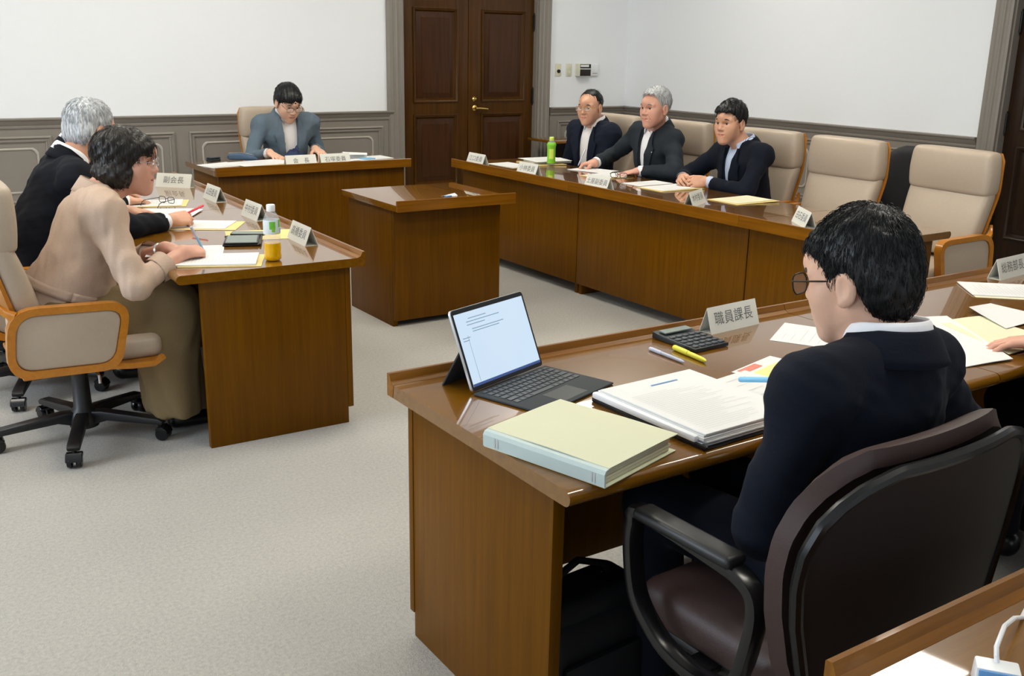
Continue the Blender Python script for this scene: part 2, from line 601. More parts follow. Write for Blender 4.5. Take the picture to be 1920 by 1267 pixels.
def door_leaf(parent, x0, x1, pan, y=0.03, handle=None, hinge=None, mats=('door', 'door_p')):
    th = .045
    b = MB()
    b.box(x0, x1, y + .02, y + th, .005, DH - .005)
    px0, px1 = pan[0]
    zs = sorted(pan[1])
    b.box(x0, px0, y, y + .03, .005, DH - .005, .002)
    b.box(px1, x1, y, y + .03, .005, DH - .005, .002)
    lo = .005
    for z0, z1 in zs:
        b.box(px0, px1, y, y + .03, lo, z0)
        lo = z1
    b.box(px0, px1, y, y + .03, lo, DH - .005)
    leaf = b.build('leaf', M[mats[0]], parent)
    for z0, z1 in zs:
        f = MB()
        frame_strip(f, px0, px1, z0, z1, .03, [(-.012, -y), (-.012, -y + .010), (-.004, -y + .012), (.004, -y + .004), (.012, -y + .002), (.02, -y - .012), (.026, -y - .02)])
        f.build('panel_moulding', M[mats[0]], leaf)
        f = MB()
        frame_strip(f, px0 + .03, px1 - .03, z0 + .03, z1 - .03, .05, [(0, -y - .019), (.045, -y - .006), (.045, -y - .004)])
        f.box(px0 + .075, px1 - .075, y + .004, y + .02, z0 + .075, z1 - .075)
        f.build('panel', M[mats[1]], leaf)
    if handle:
        hx, sgn = handle
        k = MB()
        k.lathe([(0, 0), (.027, 0), (.027, .006), (.02, .012), (.011, .014), (.011, .05), (0, .05)], 20, Matrix.Translation((hx, y, .967)) @ Matrix.Rotation(PI / 2, 4, 'X'))
        k.tube([(hx - sgn * .008, y - .045, .967), (hx + sgn * .03, y - .047, .967), (hx + sgn * .075, y - .046, .964), (hx + sgn * .125, y - .044, .958)], [.010, .010, .009, .007], 10)
        k.build('handle', M['brass'], leaf)
        MB().lathe([(0, 0), (.024, 0), (.024, .005), (.017, .012), (.012, .02), (0, .021)], 20, Matrix.Translation((hx, y, 1.05)) @ Matrix.Rotation(PI / 2, 4, 'X')).build('lock', M['brass'], leaf)
    if hinge is not None:
        for z in (.35, 1.07, 1.76):
            MB().tube([(hinge, y - .012, z - .07), (hinge, y - .012, z + .07)], .009, 8).tube([(hinge, y - .012, z - .085), (hinge, y - .012, z + .085)], .005, 6).box(hinge - .012, hinge + .012, y - .008, y, z - .065, z + .065).build('hinge', M['iron'], leaf)


d1 = empty_structure('door_1', (0, Y1, 0))
pz = [(.27, .905), (1.035, 1.85), (1.98, 2.24)]
door_leaf(d1, DX0 + .014, 5.026, ((4.46, 4.905), pz), handle=None, hinge=DX0 + .018)
door_leaf(d1, 5.032, DX1 - .014, ((5.185, 5.66), pz), handle=(5.10, 1), hinge=DX1 - .018)
d2 = empty_structure('door_2', (X1, 0, 0), -PI / 2)
door_leaf(d2, -EY1 + .014, -3.378, ((-4.02, -3.51), pz), y=.05, handle=None, hinge=-EY1 + .018, mats=('door_shade', 'door_shade'))
door_leaf(d2, -3.372, -EY0 - .014, ((-3.24, -2.73), pz), y=.05, handle=(-3.30, 1), hinge=None, mats=('door_shade', 'door_shade'))

# switches and wall controls right of the double door
def wall_item(name, label, x, z, parts):
    t = thing(name, label, 'switch', (x, Y1, z))
    for nm, mb, mt in parts:
        mb.build(nm, mt, t)
    return t


wall_item('wall_switch', 'ivory key switch plate nearest the door casing', 6.045, 1.32, [
    ('cover_plate', MB().box(-.035, .035, -.008, 0, -.06, .06, .003), M['ivory_pl']),
    ('dial', MB().lathe([(0, 0), (.018, 0), (.017, .012), (0, .013)], 16, Matrix.Translation((.002, -.008, -.012)) @ Matrix.Rotation(PI / 2, 4, 'X')), M['iron']),
    ('pilot_lamp', MB().box(-.008, .010, -.012, -.008, .02, .034, .002), M['pale_y'])])
wall_item('wall_switch', 'plain ivory rocker switch plate left of the thermostat', 6.176, 1.32, [
    ('cover_plate', MB().box(-.035, .035, -.008, 0, -.06, .06, .003), M['ivory_pl']),
    ('rocker', MB().box(-.016, .016, -.013, -.008, .005, .04, .002), M['ivory_pl']),
    ('rocker', MB().box(-.016, .016, -.013, -.008, -.042, -.006, .002), M['ivory_pl'])])
t = wall_item('thermostat', 'boxy wall thermostat with dark lower front beside the light switches', 6.33, 1.322, [
    ('housing', MB().box(-.07, .07, -.075, 0, -.06, .06, .003), M['ivory_pl']),
    ('display_window', MB().box(-.066, .066, -.078, -.0745, .018, .056, .001), M['iron']),
    ('display_card', MB().box(-.062, .04, -.080, -.0775, .030, .050), M['white_pl']),
    ('strip', MB().box(-.066, .066, -.078, -.0745, .006, .016, .001), M['chrome']),
    ('front_cover', MB().box(-.066, .066, -.078, -.0745, -.056, .004, .001), M['shell'])])
t['category'] = 'thermostat'
t = wall_item('sensor_box', 'flat white sensor box right of the thermostat', 6.49, 1.322, [
    ('housing', MB().box(-.05, .05, -.025, 0, -.06, .06, .01), M['plaster']),
    ('vent', MB().box(-.03, .03, -.027, -.0245, -.035, -.03), M['paint'])])
t['category'] = 'sensor'

# ceiling lamps: recessed fluorescent fixtures
n = 0
spots = [('front middle', 2.5, 1.0), ('middle left', -.4, 3.9), ('middle', 2.2, 4.0), ('middle right', 4.4, 2.9), ('far left', -.4, 6.3), ('far middle', 2.3, 6.3), ('far right', 5.1, 6.1)]
for nm, x, y in spots:
    t = thing('ceiling_light', 'recessed fluorescent ceiling light, %s of the grid' % nm, 'ceiling light', (x, y, HH), 0, 'ceiling lights')
    f = MB()
    frame_strip(f, -.65, .65, -.33, .33, .05, [(0, 0), (0, .02), (.03, .02), (.05, .006)])
    f.build('frame', M['white_pl'], t, rot=(PI / 2, 0, 0))
    MB().box(-.6, .6, -.28, .28, -.012, -.004).build('diffuser', M['lamp'], t)

# ---------------------------------------------------------------- desks
TOP = .705


def desk(name, label, loc, rotz, W, D, inset=.055, group=None, zt=.73, e0=.03, e1=.03):
    """local: front rim at y=0, sitter at y=D, x from 0 to W"""
    e = thing(name, label, 'desk', loc, rotz, group)
    dz = zt - .73
    r = .0175
    nose = [(D - r + r * math.cos(a), .6875 + dz + r * math.sin(a)) for a in [R(-90 + 22.5 * k) for k in range(9)]]
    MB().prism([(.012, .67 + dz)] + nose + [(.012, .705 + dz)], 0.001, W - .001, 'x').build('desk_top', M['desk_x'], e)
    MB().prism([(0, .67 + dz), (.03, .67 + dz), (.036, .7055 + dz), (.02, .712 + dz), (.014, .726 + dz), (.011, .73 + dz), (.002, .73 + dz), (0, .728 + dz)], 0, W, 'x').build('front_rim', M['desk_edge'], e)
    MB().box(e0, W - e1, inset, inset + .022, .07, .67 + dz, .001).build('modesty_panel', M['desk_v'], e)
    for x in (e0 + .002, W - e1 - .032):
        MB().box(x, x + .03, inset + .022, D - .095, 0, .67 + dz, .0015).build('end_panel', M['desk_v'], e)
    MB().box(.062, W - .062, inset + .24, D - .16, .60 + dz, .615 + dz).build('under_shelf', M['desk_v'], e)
    return e


G = 'long meeting desks with raised rims'
# facing: rim towards the room centre
desk('meeting_desk', 'meeting desk of the left row nearest the camera, with the bottle on it', (1.7134, 3.6353, 0), R(90 - 1.02), 1.45, .752, group=G, e1=.003)
desk('meeting_desk', 'farther meeting desk of the left row, next to the chairman desk', (1.7134 + math.sin(R(1.02)) * 1.452, 3.6353 + 1.452, 0), R(90 - 1.02), 1.45, .752, group=G, e0=.003)
desk('chairman_desk', 'meeting desk standing alone against the back wall, the chairman sits behind it', (2.0567, 6.6165, 0), 0, 1.448, .70, group=G)
desk('meeting_desk', 'far meeting desk of the right row, near the double door', (3.7747, 6.496, 0), R(-90), 1.452, .705, .085, group=G, e1=.003)
desk('meeting_desk', 'middle meeting desk of the right row under the clasped hands', (3.7747, 5.042, 0), R(-90), 1.452, .705, .085, group=G, e0=.003, e1=.003)
desk('meeting_desk', 'short meeting desk at the near end of the right row', (3.7747, 3.588, 0), R(-90), .735, .705, .085, group=G, e0=.003)
# near row: sitter on the camera side -> rim at +y
desk('meeting_desk', 'near meeting desk carrying the open laptop and yellow folder', (1.0849 + 1.45, 2.191, 0), PI, 1.45, .78, group=G, e0=.003)
desk('meeting_desk', 'meeting desk right of the man with glasses, half out of the picture', (1.0849 + 2.902, 2.191, 0), PI, 1.45, .78, group=G, e1=.003)
desk('press_desk', 'desk corner in the foreground at the bottom right', (1.035 + 1.45, .757, 0), PI, 1.45, .70, group=G)

# the lectern-like table in the middle of the floor
t = thing('centre_table', 'square wooden table with a front rim standing alone in the middle', 'table', (2.4439, 4.777, 0))
MB().prism([(.012, .669), (.72, .669), (.72, .704), (.012, .704)], .001, .76, 'x', .002).build('table_top', M['desk_x'], t)
MB().prism([(0, .669), (.014, .669), (.014, .722), (.011, .729), (.002, .729), (0, .727)], 0, .761, 'x').build('front_rim', M['desk_edge'], t)
MB().box(.036, .73, .115, .137, .035, .669, .001).build('front_panel', M['desk_v'], t)
for x in (.034, .70):
    MB().box(x, x + .03, .137, .69, 0, .669, .0015).build('side_panel', M['desk_v'], t)
MB().box(.064, .70, .64, .66, .0, .669).build('back_panel', M['desk_v'], t)

# small side table in the corner behind
t = thing('side_table', 'low dark side table with brown top beside the double door', 'table', (5.60, 7.72, 0))
MB().box(0, .95, 0, .45, .665, .69, .006).build('table_top', M['desk_x'], t)
for x, y in ((.32, .04), (.32, .38), (.88, .04), (.88, .38)):
    MB().box(x, x + .035, y, y + .035, 0, .665).build('leg', M['black'], t)
MB().box(.31, .92, .06, .40, .12, .655, .003).build('cabinet_body', M['shell'], t)

# ---------------------------------------------------------------- chairs
def caster_base(e, r=.31, mat='black', ang0=0.0, star='base_arm'):
    MB().lathe([(0, .05), (.055, .05), (.06, .075), (.05, .11), (.035, .13), (.03, .30), (.045, .31), (0, .31)], 20).build('gas_column', M[mat], e)
    for k in range(5):
        a = ang0 + k * 2 * PI / 5
        rot = Matrix.Rotation(a, 4, 'Z')
        b = MB()
        b.prism([(.03, .055), (.03, .115), (.08, .118), (r, .092), (r + .015, .08), (r + .01, .066), (.1, .078)], -.024, .024, 'y', .006, 2, rot)
        arm = b.build(star, M[mat], e)
        c = MB()
        T = rot @ Matrix.Translation((r - .005, 0, 0))
        c.tube([(0, 0, .05), (0, 0, .075)], .009, 8, M=T)
        for s in (-1, 1):
            c.lathe([(0, s * .006), (.02, s * .006), (.026, s * .010), (.0275, s * .018), (.024, s * .026), (0, s * .028)], 16, T @ Matrix.Translation((.012, 0, .0275)) @ Matrix.Rotation(PI / 2, 4, 'X'))
        c.prism([(-.012, .05), (-.005, .057), (.018, .058), (.034, .045), (.04, .03), (.03, .028), (.01, .04), (-.008, .04)], -.03, .03, 'y', .003, 1, T)
        c.build('caster', M['blackg'], arm)


def back_curve(t):
    """front face of the back in (y,z) for t in 0..1"""
    ys = np.interp(t, [0, .3, .55, .62, 1], [-.145, -.175, -.20, -.198, -.205])
    zs = np.interp(t, [0, 1], [.50, 1.035])
    return ys, zs


def cushion(b, xw, z0, z1, yf, th, rnd, puff, nu=22, nv=22):
    """puffed pad: half width xw(z), front line yf(z), thickness th"""
    t = bmesh.new()
    F = {}
    for side in (0, 1):
        for i in range(nu + 1):
            for j in range(nv + 1):
                u, v = math.sin((i / nu * 2 - 1) * PI / 2), math.sin((j / nv * 2 - 1) * PI / 2)
                # superellipse outline mapping keeps rounded corners
                k = rnd
                uu = u * (1 - k * (abs(v) ** 6) * .5 * abs(u) ** 2)
                vv = v * (1 - k * (abs(u) ** 6) * .5 * abs(v) ** 2)
                z = (z0 + z1) / 2 + vv * (z1 - z0) / 2
                e = (max(0, 1 - abs(u) ** 16) * max(0, 1 - abs(v) ** 14)) ** .3
                y = yf(z) - th / 2 + (1 if side == 0 else -1) * (th / 2 * e) + (puff * e * (1 - u * u * .6) * (1 - v * v * .8) if side == 0 else 0)
                on = i in (0, nu) or j in (0, nv)
                key = (0 if on else side, i, j)
                if key not in F:
                    F[key] = t.verts.new((uu * xw(z), y, z))
    for side in (0, 1):
        for i in range(nu):
            for j in range(nv):
                q = []
                for a, c in ((i, j), (i + 1, j), (i + 1, j + 1), (i, j + 1)):
                    on = a in (0, nu) or c in (0, nv)
                    q.append(F[(0 if on else side, a, c)])
                t.faces.new(q if side == 0 else list(reversed(q)))
    bmesh.ops.recalc_face_normals(t, faces=t.faces)
    b._merge(t)


def exec_chair():
    e = thing('conference_chair', 'x', 'chair', (0, 0, 0), 0, 'taupe leather conference chairs with bent wood frames')
    caster_base(e, .31, 'black', PI / 2 + PI / 5)
    MB().box(-.10, .10, -.13, .12, .305, .345, .01).build('tilt_mechanism', M['black'], e)
    MB().tube([(.09, .02, .325), (.20, .03, .322), (.235, .03, .318), (.24, .03, .29)], .006, 8).build('height_lever', M['chrome'], e)
    # seat
    b = MB()
    b.box(-.254, .254, -.22, .27, .36, .455, .038, 4)
    b.build('seat', M['leather'], e)
    MB().box(-.25, .25, -.23, .25, .342, .364, .006).build('seat_pan', M['bent'], e)
    # back pads
    yf = lambda z: float(np.interp(z, [.46, .50, .66, .80, .84, 1.05], [-.115, -.125, -.168, -.205, -.210, -.208]))
    b = MB()
    cushion(b, lambda z: float(np.interp(z, [.48, .84], [.245, .268])), .475, .835, yf, .085, .05, .022)
    b.build('back_cushion', M['leather'], e, angle=180)
    b = MB()
    cushion(b, lambda z: float(np.interp(z, [.8, .92, 1.04], [.270, .273, .262])), .805, 1.045, lambda z: yf(z) + .012, .105, .10, .02)
    b.build('headrest', M['leather'], e, angle=180)
    # bent plywood shell behind
    def sh(u, v):
        z = .40 + v * .635
        w = float(np.interp(z, [.40, .5, .85, 1.0, 1.05], [.222, .247, .268, .268, .240]))
        x = (u * 2 - 1) * w
        return Vector((x, yf(z) - .092 - .012 * (1 - (u * 2 - 1) ** 2), z))
    b = MB()
    b.grid(sh, 12, 16, .014)
    b.build('back_shell', M['bent'], e)
    # arms: upholstered rounded panel in a bent wood loop
    outer = [(-.285, .365), (.10, .352), (.155, .605), (-.262, .622)]
    out = rpoly(outer, [.09, .07, .08, .10], 6)
    inner = rpoly([(-.258, .392), (.078, .380), (.124, .580), (-.236, .595)], [.07, .055, .06, .075], 6)
    for s in (-1, 1):
        b = MB()
        t = bmesh.new()
        k = len(out)
        xs = (s * .258, s * .302)
        V = {}
        for xi, x in enumerate(xs):
            for oi, ring in enumerate((out, inner)):
                V[(xi, oi)] = [t.verts.new((x, p[0], p[1])) for p in ring]
        for i in range(k):
            j = (i + 1) % k
            for xi in (0, 1):
                t.faces.new((V[(xi, 0)][i], V[(xi, 0)][j], V[(xi, 1)][j], V[(xi, 1)][i]))
            for oi in (0, 1):
                t.faces.new((V[(0, oi)][i], V[(0, oi)][j], V[(1, oi)][j], V[(1, oi)][i]))
        bmesh.ops.recalc_face_normals(t, faces=t.faces)
        b._merge(t)
        # limb rising along the back and foot rail under the seat
        b.tube([(s * .280, -.235, .592), (s * .270, -.262, .606), (s * .256, -.282, .628), (s * .250, -.290, .655)], [.020, .016, .012, .008], 8, sq=(1.0, .8))
        b.tube([(s * .28, .06, .368), (s * .28, .14, .356), (s * .278, .22, .352), (s * .27, .262, .37)], [.018, .016, .015, .012], 8, sq=(1.2, .8))
        arm = b.build('arm_frame', M['bent'], e, angle=50)
        b = MB()
        b.prism(inner, s * .265, s * .296, 'x', .008, 3)
        b.build('arm_pad', M['leather'], arm)
    return e


proto = exec_chair()
chairs = [
    ('taupe leather chair under the chairman in the grey jacket', 2.925, 7.62, 180),
    ('taupe leather chair nearest the double door, under the balding man with glasses', 4.84, 6.19, 90),
    ('taupe leather chair under the white-haired man writing', 4.86, 5.45, 92),
    ('taupe leather chair under the black-haired man with clasped hands', 4.86, 4.64, 91),
    ('empty taupe leather chair second from the right wall door', 4.83, 3.995, 88),
    ('empty taupe leather chair nearest the right wall door, armrest showing', 4.86, 3.315, 84),
    ('taupe leather chair under the woman in beige, side and casters in view', .67, 4.06, -90),
    ('taupe leather chair under the grey-haired man of the left row', .60, 4.80, -92),
    ('taupe leather chair farthest back in the left row', .62, 5.56, -88),
]
for i, (lab, x, y, a) in enumerate(chairs):
    c = proto if i == 0 else copy_tree(proto)
    c['label'] = lab
    c.location = (x, y, 0)
    c.rotation_euler = (0, 0, R(a))


def task_chair(name, label, loc, rotz, group=None, leather='brownl', shell='shell', arms=True):
    """dark chair with rounded shell back and loop arms"""
    e = thing(name, label, 'chair', loc, rotz, group)
    caster_base(e, .30, 'black', PI / 2)
    MB().box(-.10, .10, -.12, .12, .305, .35, .01).build('tilt_mechanism', M['black'], e)
    MB().box(-.25, .25, -.21, .26, .352, .455, .04, 4).build('seat', M[leather], e)
    MB().box(-.235, .235, -.20, .24, .335, .36, .01).build('seat_pan', M['black'], e)
    yb = lambda z: float(np.interp(z, [.42, .6, .9], [-.185, -.20, -.225]))
    hw = lambda z: float(np.interp(z, [.40, .48, .60, .68, .74, .79, .82, .845, .862, .872], [.245, .288, .322, .334, .330, .308, .278, .236, .18, .12]))
    b = MB()
    def sh(u, v, off=0.0, sc=1.0):
        z = .40 + .465 * math.sin(v * PI / 2)
        s = u * 2 - 1
        x = s * hw(z) * sc
        return Vector((x, yb(z) - .06 + off + .05 * (x / .32) ** 2, z))
    b.grid(lambda u, v: sh(u, v), 20, 22, .012)
    b.build('back_shell', M[shell], e)
    def pad(u, v):
        z = .412 + .448 * math.sin(v * PI / 2)
        s = u * 2 - 1
        x = s * hw(z) * .985
        ed = max(0, 1 - abs(s) ** 6) * max(0, 1 - abs(v * 2 - 1) ** 6)
        return Vector((x, yb(z) - .022 + .05 * (x / .32) ** 2 + .022 * ed ** .5, z))
    b = MB()
    b.grid(pad, 24, 26, .034)
    b.build('back_pad', M[leather], e)
    # glossy edge piping round the shell
    pts = []
    for k in range(61):
        a = k / 60
        if a < .42:
            v = a / .42
            p = sh(0, v)
        elif a > .58:
            v = (1 - a) / .42
            p = sh(1, v)
        else:
            p = sh((a - .42) / .16, 1)
        pts.append(p + Vector((0, .002, 0)))
    MB().tube(pts, .012, 8).build('edge_trim', M['blackg'], e)
    if arms:
        for s in (-1, 1):
            x = s * .30
            loop = [(.20, .64), (.0, .628), (-.075, .615), (-.105, .58), (-.10, .50), (-.07, .40), (.0, .365), (.10, .375), (.17, .42), (.205, .47), (.222, .56), (.218, .615)]
            b = MB()
            # closed loop through a smooth curve
            P = []
            m = len(loop)
            for i in range(m):
                p0, p1, p2, p3 = [Vector(loop[(i + d) % m]) for d in (-1, 0, 1, 2)]
                for k in range(4):
                    t = k / 4
                    q = .5 * ((2 * p1) + (p2 - p0) * t + (2 * p0 - 5 * p1 + 4 * p2 - p3) * t * t + (3 * p1 - p0 - 3 * p2 + p3) * t ** 3)
                    P.append((x, q.x, q.y))
            b.tube(P, .017, 10, True, sq=(1.25, .8))
            arm = b.build('arm_loop', M['blackg'], e)
            MB().box(x - .027, x + .027, -.055, .205, .628, .655, .012, 3).build('arm_pad', M['black'], arm)
            MB().box(min(x, s * .2), max(x, s * .2), .02, .08, .345, .362, .004).build('arm_bracket', M['black'], e)
    return e


task_chair('office_chair', 'dark brown office chair with black loop arms in the foreground', (1.552, 1.19, 0), R(2))
task_chair('office_chair', 'dark brown office chair at the right edge behind the reaching hand', (3.02, 1.15, 0), 0)
task_chair('office_chair', 'black leather office chair standing behind the two empty taupe chairs', (5.62, 3.97, 0), R(85), leather='bag', shell='bag').scale = (1, 1, 1.07)


# ---------------------------------------------------------------- things on the desks
def sheet(name, label, quad, z, mat, th=.0006, group='loose papers on the desks', lift=(0, 0, 0, 0), cat='paper', curl=0.0, seed=0, parts=None):
    """paper as a quad of world corners on a desk; lift raises single corners"""
    q = [Vector((x, y)) for x, y in quad]
    c = sum(q, Vector((0, 0))) / 4
    def f(u, v):
        p = (q[0] * (1 - u) + q[1] * u) * (1 - v) + (q[3] * (1 - u) + q[2] * u) * v
        L = (lift[0] * (1 - u) + lift[1] * u) * (1 - v) + (lift[3] * (1 - u) + lift[2] * u) * v
        e = max(abs(u - .5), abs(v - .5)) * 2
        zz = L * e ** 2 + .0012 * (1 + math.sin(u * 5 + seed) * math.cos(v * 4 + seed * 2)) * (1 if curl else 0)
        return Vector((p.x - c.x, p.y - c.y, zz + th))
    b = MB()
    b.grid(f, 8, 8, th)
    o = b.build(name, M[mat], None, (c.x, c.y, z))
    tag(o, label, cat, group)
    return o, f, c


def rect(cx, cy, w, h, a):
    ca, sa = math.cos(R(a)), math.sin(R(a))
    return [(cx + x * ca - y * sa, cy + x * sa + y * ca) for x, y in ((-w / 2, -h / 2), (w / 2, -h / 2), (w / 2, h / 2), (-w / 2, h / 2))]


def print_lines(parent, f, n, mat='inkpale', u0=.12, u1=.88, v0=.1, v1=.9, seed=1, w=.0022):
    """rows of printed text on a sheet, laid just over its surface"""
    rnd = random.Random(seed)
    b = MB()
    for i in range(n):
        v = v0 + (v1 - v0) * i / max(1, n - 1)
        a, e = u0, u0 + (u1 - u0) * rnd.uniform(.45, 1)
        p = [f(a, v - w), f(e, v - w), f(e, v + w), f(a, v + w)]
        t = bmesh.new()
        t.faces.new([t.verts.new(x + Vector((0, 0, .0009))) for x in p])
        b._merge(t)
    b.build('printed_text', M[mat], parent, angle=0)


Z0 = TOP + .0004
# near desk
o, f, c = sheet('document', 'white sheet half hidden behind the head of the man with glasses', rect(2.40, 1.885, .21, .297, 30), Z0, 'paper', lift=(.0, .0, .004, 0))
print_lines(o, f, 10)
o, f, c = sheet('document', 'salmon and yellow printed leaflet by the shoulder of the man with glasses', rect(2.03, 1.75, .21, .15, 14), Z0, 'paper')
b = MB()
for k, (u0, u1, v0, v1) in enumerate([(.08, .52, .78, .95)]):
    t = bmesh.new(); t.faces.new([t.verts.new(f(*p) + Vector((0, 0, .001))) for p in ((u0, v0), (u1, v0), (u1, v1), (u0, v1))]); b._merge(t)
b.build('red_print', M['redp'], o, angle=0)
b = MB()
t = bmesh.new(); t.faces.new([t.verts.new(f(*p) + Vector((0, 0, .001))) for p in ((.12, .1), (.9, .1), (.9, .7), (.12, .7))]); b._merge(t)
b.build('yellow_print', M['pale_y'], o, angle=0)

# open ring binder with a thick pile of pages
t = thing('open_binder', 'open binder with a pile of white pages before the man with glasses', 'binder', (1.60, 1.62, TOP), R(2))
MB().box(-.15, .17, -.185, .19, .001, .004, .001).build('cover', M['blackg'], t)
b = MB()
for k in range(7):
    dz = .005 + k * .0042
    j = random.Random(k)
    b.box(-.14 + j.uniform(-.006, .004), .155 + j.uniform(-.004, .01), -.175 + j.uniform(-.005, .005), .175 + j.uniform(-.005, .006), dz, dz + .0040, .0008, 1)
pg = b.build('page_stack', M['paper'], t)
ff = lambda u, v: Vector((-.14 + .295 * u, -.175 + .35 * v, .0345))
print_lines(pg, ff, 26, 'inkpale', .08, .9, .06, .74, 3, .0016)
print_lines(pg, ff, 1, 'inkblue', .42, .8, .86, .86, 5, .008)
MB().box(-.155, -.138, -.16, .185, .012, .028, .005).build('clip_rail', M['white_pl'], t)
MB().box(-.150, -.142, -.19, .19, .004, .012, .002).build('spine_bar', M['black'], t)

# second pile to the right of the binder, with plastic sleeve edge
o, f, c = sheet('document', 'clear-sleeved white papers under the elbow of the man with glasses', rect(1.86, 1.60, .21, .33, 8), Z0, 'paper', th=.006)
print_lines(o, f, 8)

# thick pale yellow file
t = thing('file_folder', 'thick pale yellow file lying at the corner of the near desk', 'folder', (1.237, 1.580, TOP), R(16))
# local x across (spine at -x), y along
w, l = .262, .318
MB().box(-w / 2, w / 2, -l / 2, l / 2, .001, .0035, .001).build('back_cover', M['folder'], t)
MB().prism([(-w / 2 + .004, .001), (-w / 2 - .002, .004), (-w / 2 - .003, .030), (-w / 2 + .002, .0375), (-w / 2 + .016, .040), (-w / 2 + .016, .038), (-w / 2 + .004, .035), (-w / 2 + .002, .028), (-w / 2 + .003, .005)], -l / 2, l / 2, 'y').build('spine', M['spine'], t)
b = MB()
for k in range(6):
    j = random.Random(40 + k)
    b.box(-w / 2 + .008, w / 2 - .012 + j.uniform(-.008, .004), -l / 2 + .006 + j.uniform(0, .004), l / 2 - .006, .004 + k * .0055, .004 + k * .0055 + .0052, .0008, 1)
b.build('page_block', M['cream'], t)
def cov(u, v):
    x = -w / 2 + .012 + u * (w - .008)
    y = -l / 2 + v * l
    return Vector((x, y, .0415 - .006 * max(0, u - .75) ** 1.2 - .001 * math.cos(v * 7)))
MB().grid(cov, 12, 12, .0018).build('front_cover', M['folder'], t)
b = MB()
for yy in (-.135, -.128, .118, .126):
    b.box(-w / 2 - .0036, -w / 2 - .0030, yy - .002, yy + .002, .008, .028)
b.build('spine_print', M['inkpale'], t)
MB().box(w / 2 - .01, w / 2 + .006, -l / 2 + .03, -l / 2 + .1, .001, .0025).build('index_tab', M['pale_y'], t)

# detachable laptop with keyboard cover
t = thing('laptop', 'open tablet laptop with dark keyboard cover on the near desk', 'laptop', (1.36, 2.035, TOP), R(18.7))
KW, KD = .150, .217
kb = MB().box(-KW, KW, -KD, .0, .001, .007, .0025).build('keyboard_cover', M['dark_pl'], t)
b = MB()
rows = [(14, -.018, .010), (14, -.037, .014), (14, -.057, .014), (13, -.077, .014), (12, -.097, .014), (9, -.117, .014)]
for n_, y, hh in rows:
    tot = 2 * KW - .03
    if n_ == 9:
        ws = [1, 1, 1, 4.2, 1, 1, 1, 1, 1]
    else:
        ws = [1.0] * n_
        ws[0] = 1.0 + (14 - n_) * .5
        ws[-1] = 1.0 + (14 - n_) * .5 + .2
    sw = sum(ws)
    x = -KW + .015
    for k_ in ws:
        wk = tot * k_ / sw
        b.box(x + .0018, x + wk - .0018, y - hh / 2, y + hh / 2, .007, .0088, .0006, 1)
        x += wk
b.build('keys', M['key'], kb)
MB().box(-.052, .052, -.203, -.137, .007, .0074, .0).build('touchpad', M['calc'], kb)
TL = R(22)   # the display leans back by this from upright
TM = Matrix.Translation((0, .004, .006)) @ Matrix.Rotation(-TL, 4, 'X')
b = MB()
b.prism(rrect(-.146, .146, 0, .209, .010, 4), 0, .0085, 'y', .0012, 1, TM)
disp = b.build('display_body', M['alu'], t)
MB().prism(rrect(-.1445, .1445, .0015, .2075, .009, 4), -.0006, .0003, 'y', 0, 1, TM).build('bezel', M['blackg'], disp)
scr = MB().box(-.138, .138, -.0011, -.0005, .012, .196, M=TM).build('screen', M['screen'], disp)
b = MB()
b.box(-.138, .138, -.0016, -.0011, .012, .0185, M=TM)
b.build('task_bar', M['screen_ui'], disp)
b = MB()
for z, x0, x1 in ((.178, -.09, -.02), (.170, -.1, .03), (.162, -.1, -.03), (.150, -.085, .04), (.1435, -.085, .02), (.132, -.128, -.10), (.125, -.128, -.105)):
    b.box(x0, x1, -.0015, -.0011, z, z + .0022, M=TM)
b.box(-.108, -.107, -.0015, -.0011, .02, .138, M=TM)
b.build('screen_text', M['screen_line'], disp)
KM = Matrix.Translation((0, .004, .006)) @ Matrix.Rotation(-TL, 4, 'X') @ Matrix.Translation((0, .009, .105)) @ Matrix.Rotation(R(52), 4, 'X')
MB().box(-.14, .14, -.001, .004, -.117, 0, .001, 1, KM).build('kickstand', M['dark_pl'], disp)

# calculator, pens
t = thing('calculator', 'black desk calculator behind the pens on the near desk', 'calculator', (2.012, 2.066, TOP), R(2))
# local y away from the user
MB().prism([(-.09, .002), (-.09, .012), (.055, .018), (.088, .022), (.09, .020), (.09, .002)], -.068, .068, 'x', .003).build('case', M['calc'], t)
MB().box(-.055, .055, .048, .076, .0185, .0222, M=Matrix.Rotation(R(3), 4, 'X')).build('display', M['lcd'], t)
for r_ in range(5):
    for k_ in range(5):
        x = -.052 + k_ * .026
        y = -.072 + r_ * .023
        z = .012 + (y + .09) / .145 * .006
        MB().box(x - .0095, x + .0095, y - .0075, y + .0075, z - .001, z + .0035, .0015, 1).build('key', M['key'], t)


def pen(name, label, p0, p1, z, mats, r=.005, cap=.35, kind='pen'):
    a, c = Vector((p0[0], p0[1], z[0])), Vector((p1[0], p1[1], z[1]))
    d = (c - a)
    L = d.length
    q = d.to_track_quat('Z', 'Y').to_euler()
    t = thing(name, label, kind, a)
    t.rotation_euler = q
    MB().lathe([(0, L * cap), (r * .95, L * cap), (r, L * .6), (r * .9, L * .9), (r * .6, L * .97), (r * .25, L), (0, L)], 12).build('barrel', M[mats[1]], t)
    MB().lathe([(0, 0), (r * .9, 0), (r * 1.12, L * .03), (r * 1.12, L * cap), (0, L * cap)], 12).build('cap', M[mats[0]], t)
    MB().box(r * 1.0, r * 1.0 + .002, -.002, .002, L * .04, L * cap * .9, .0006, 1).build('clip', M[mats[0]], t)
    return t


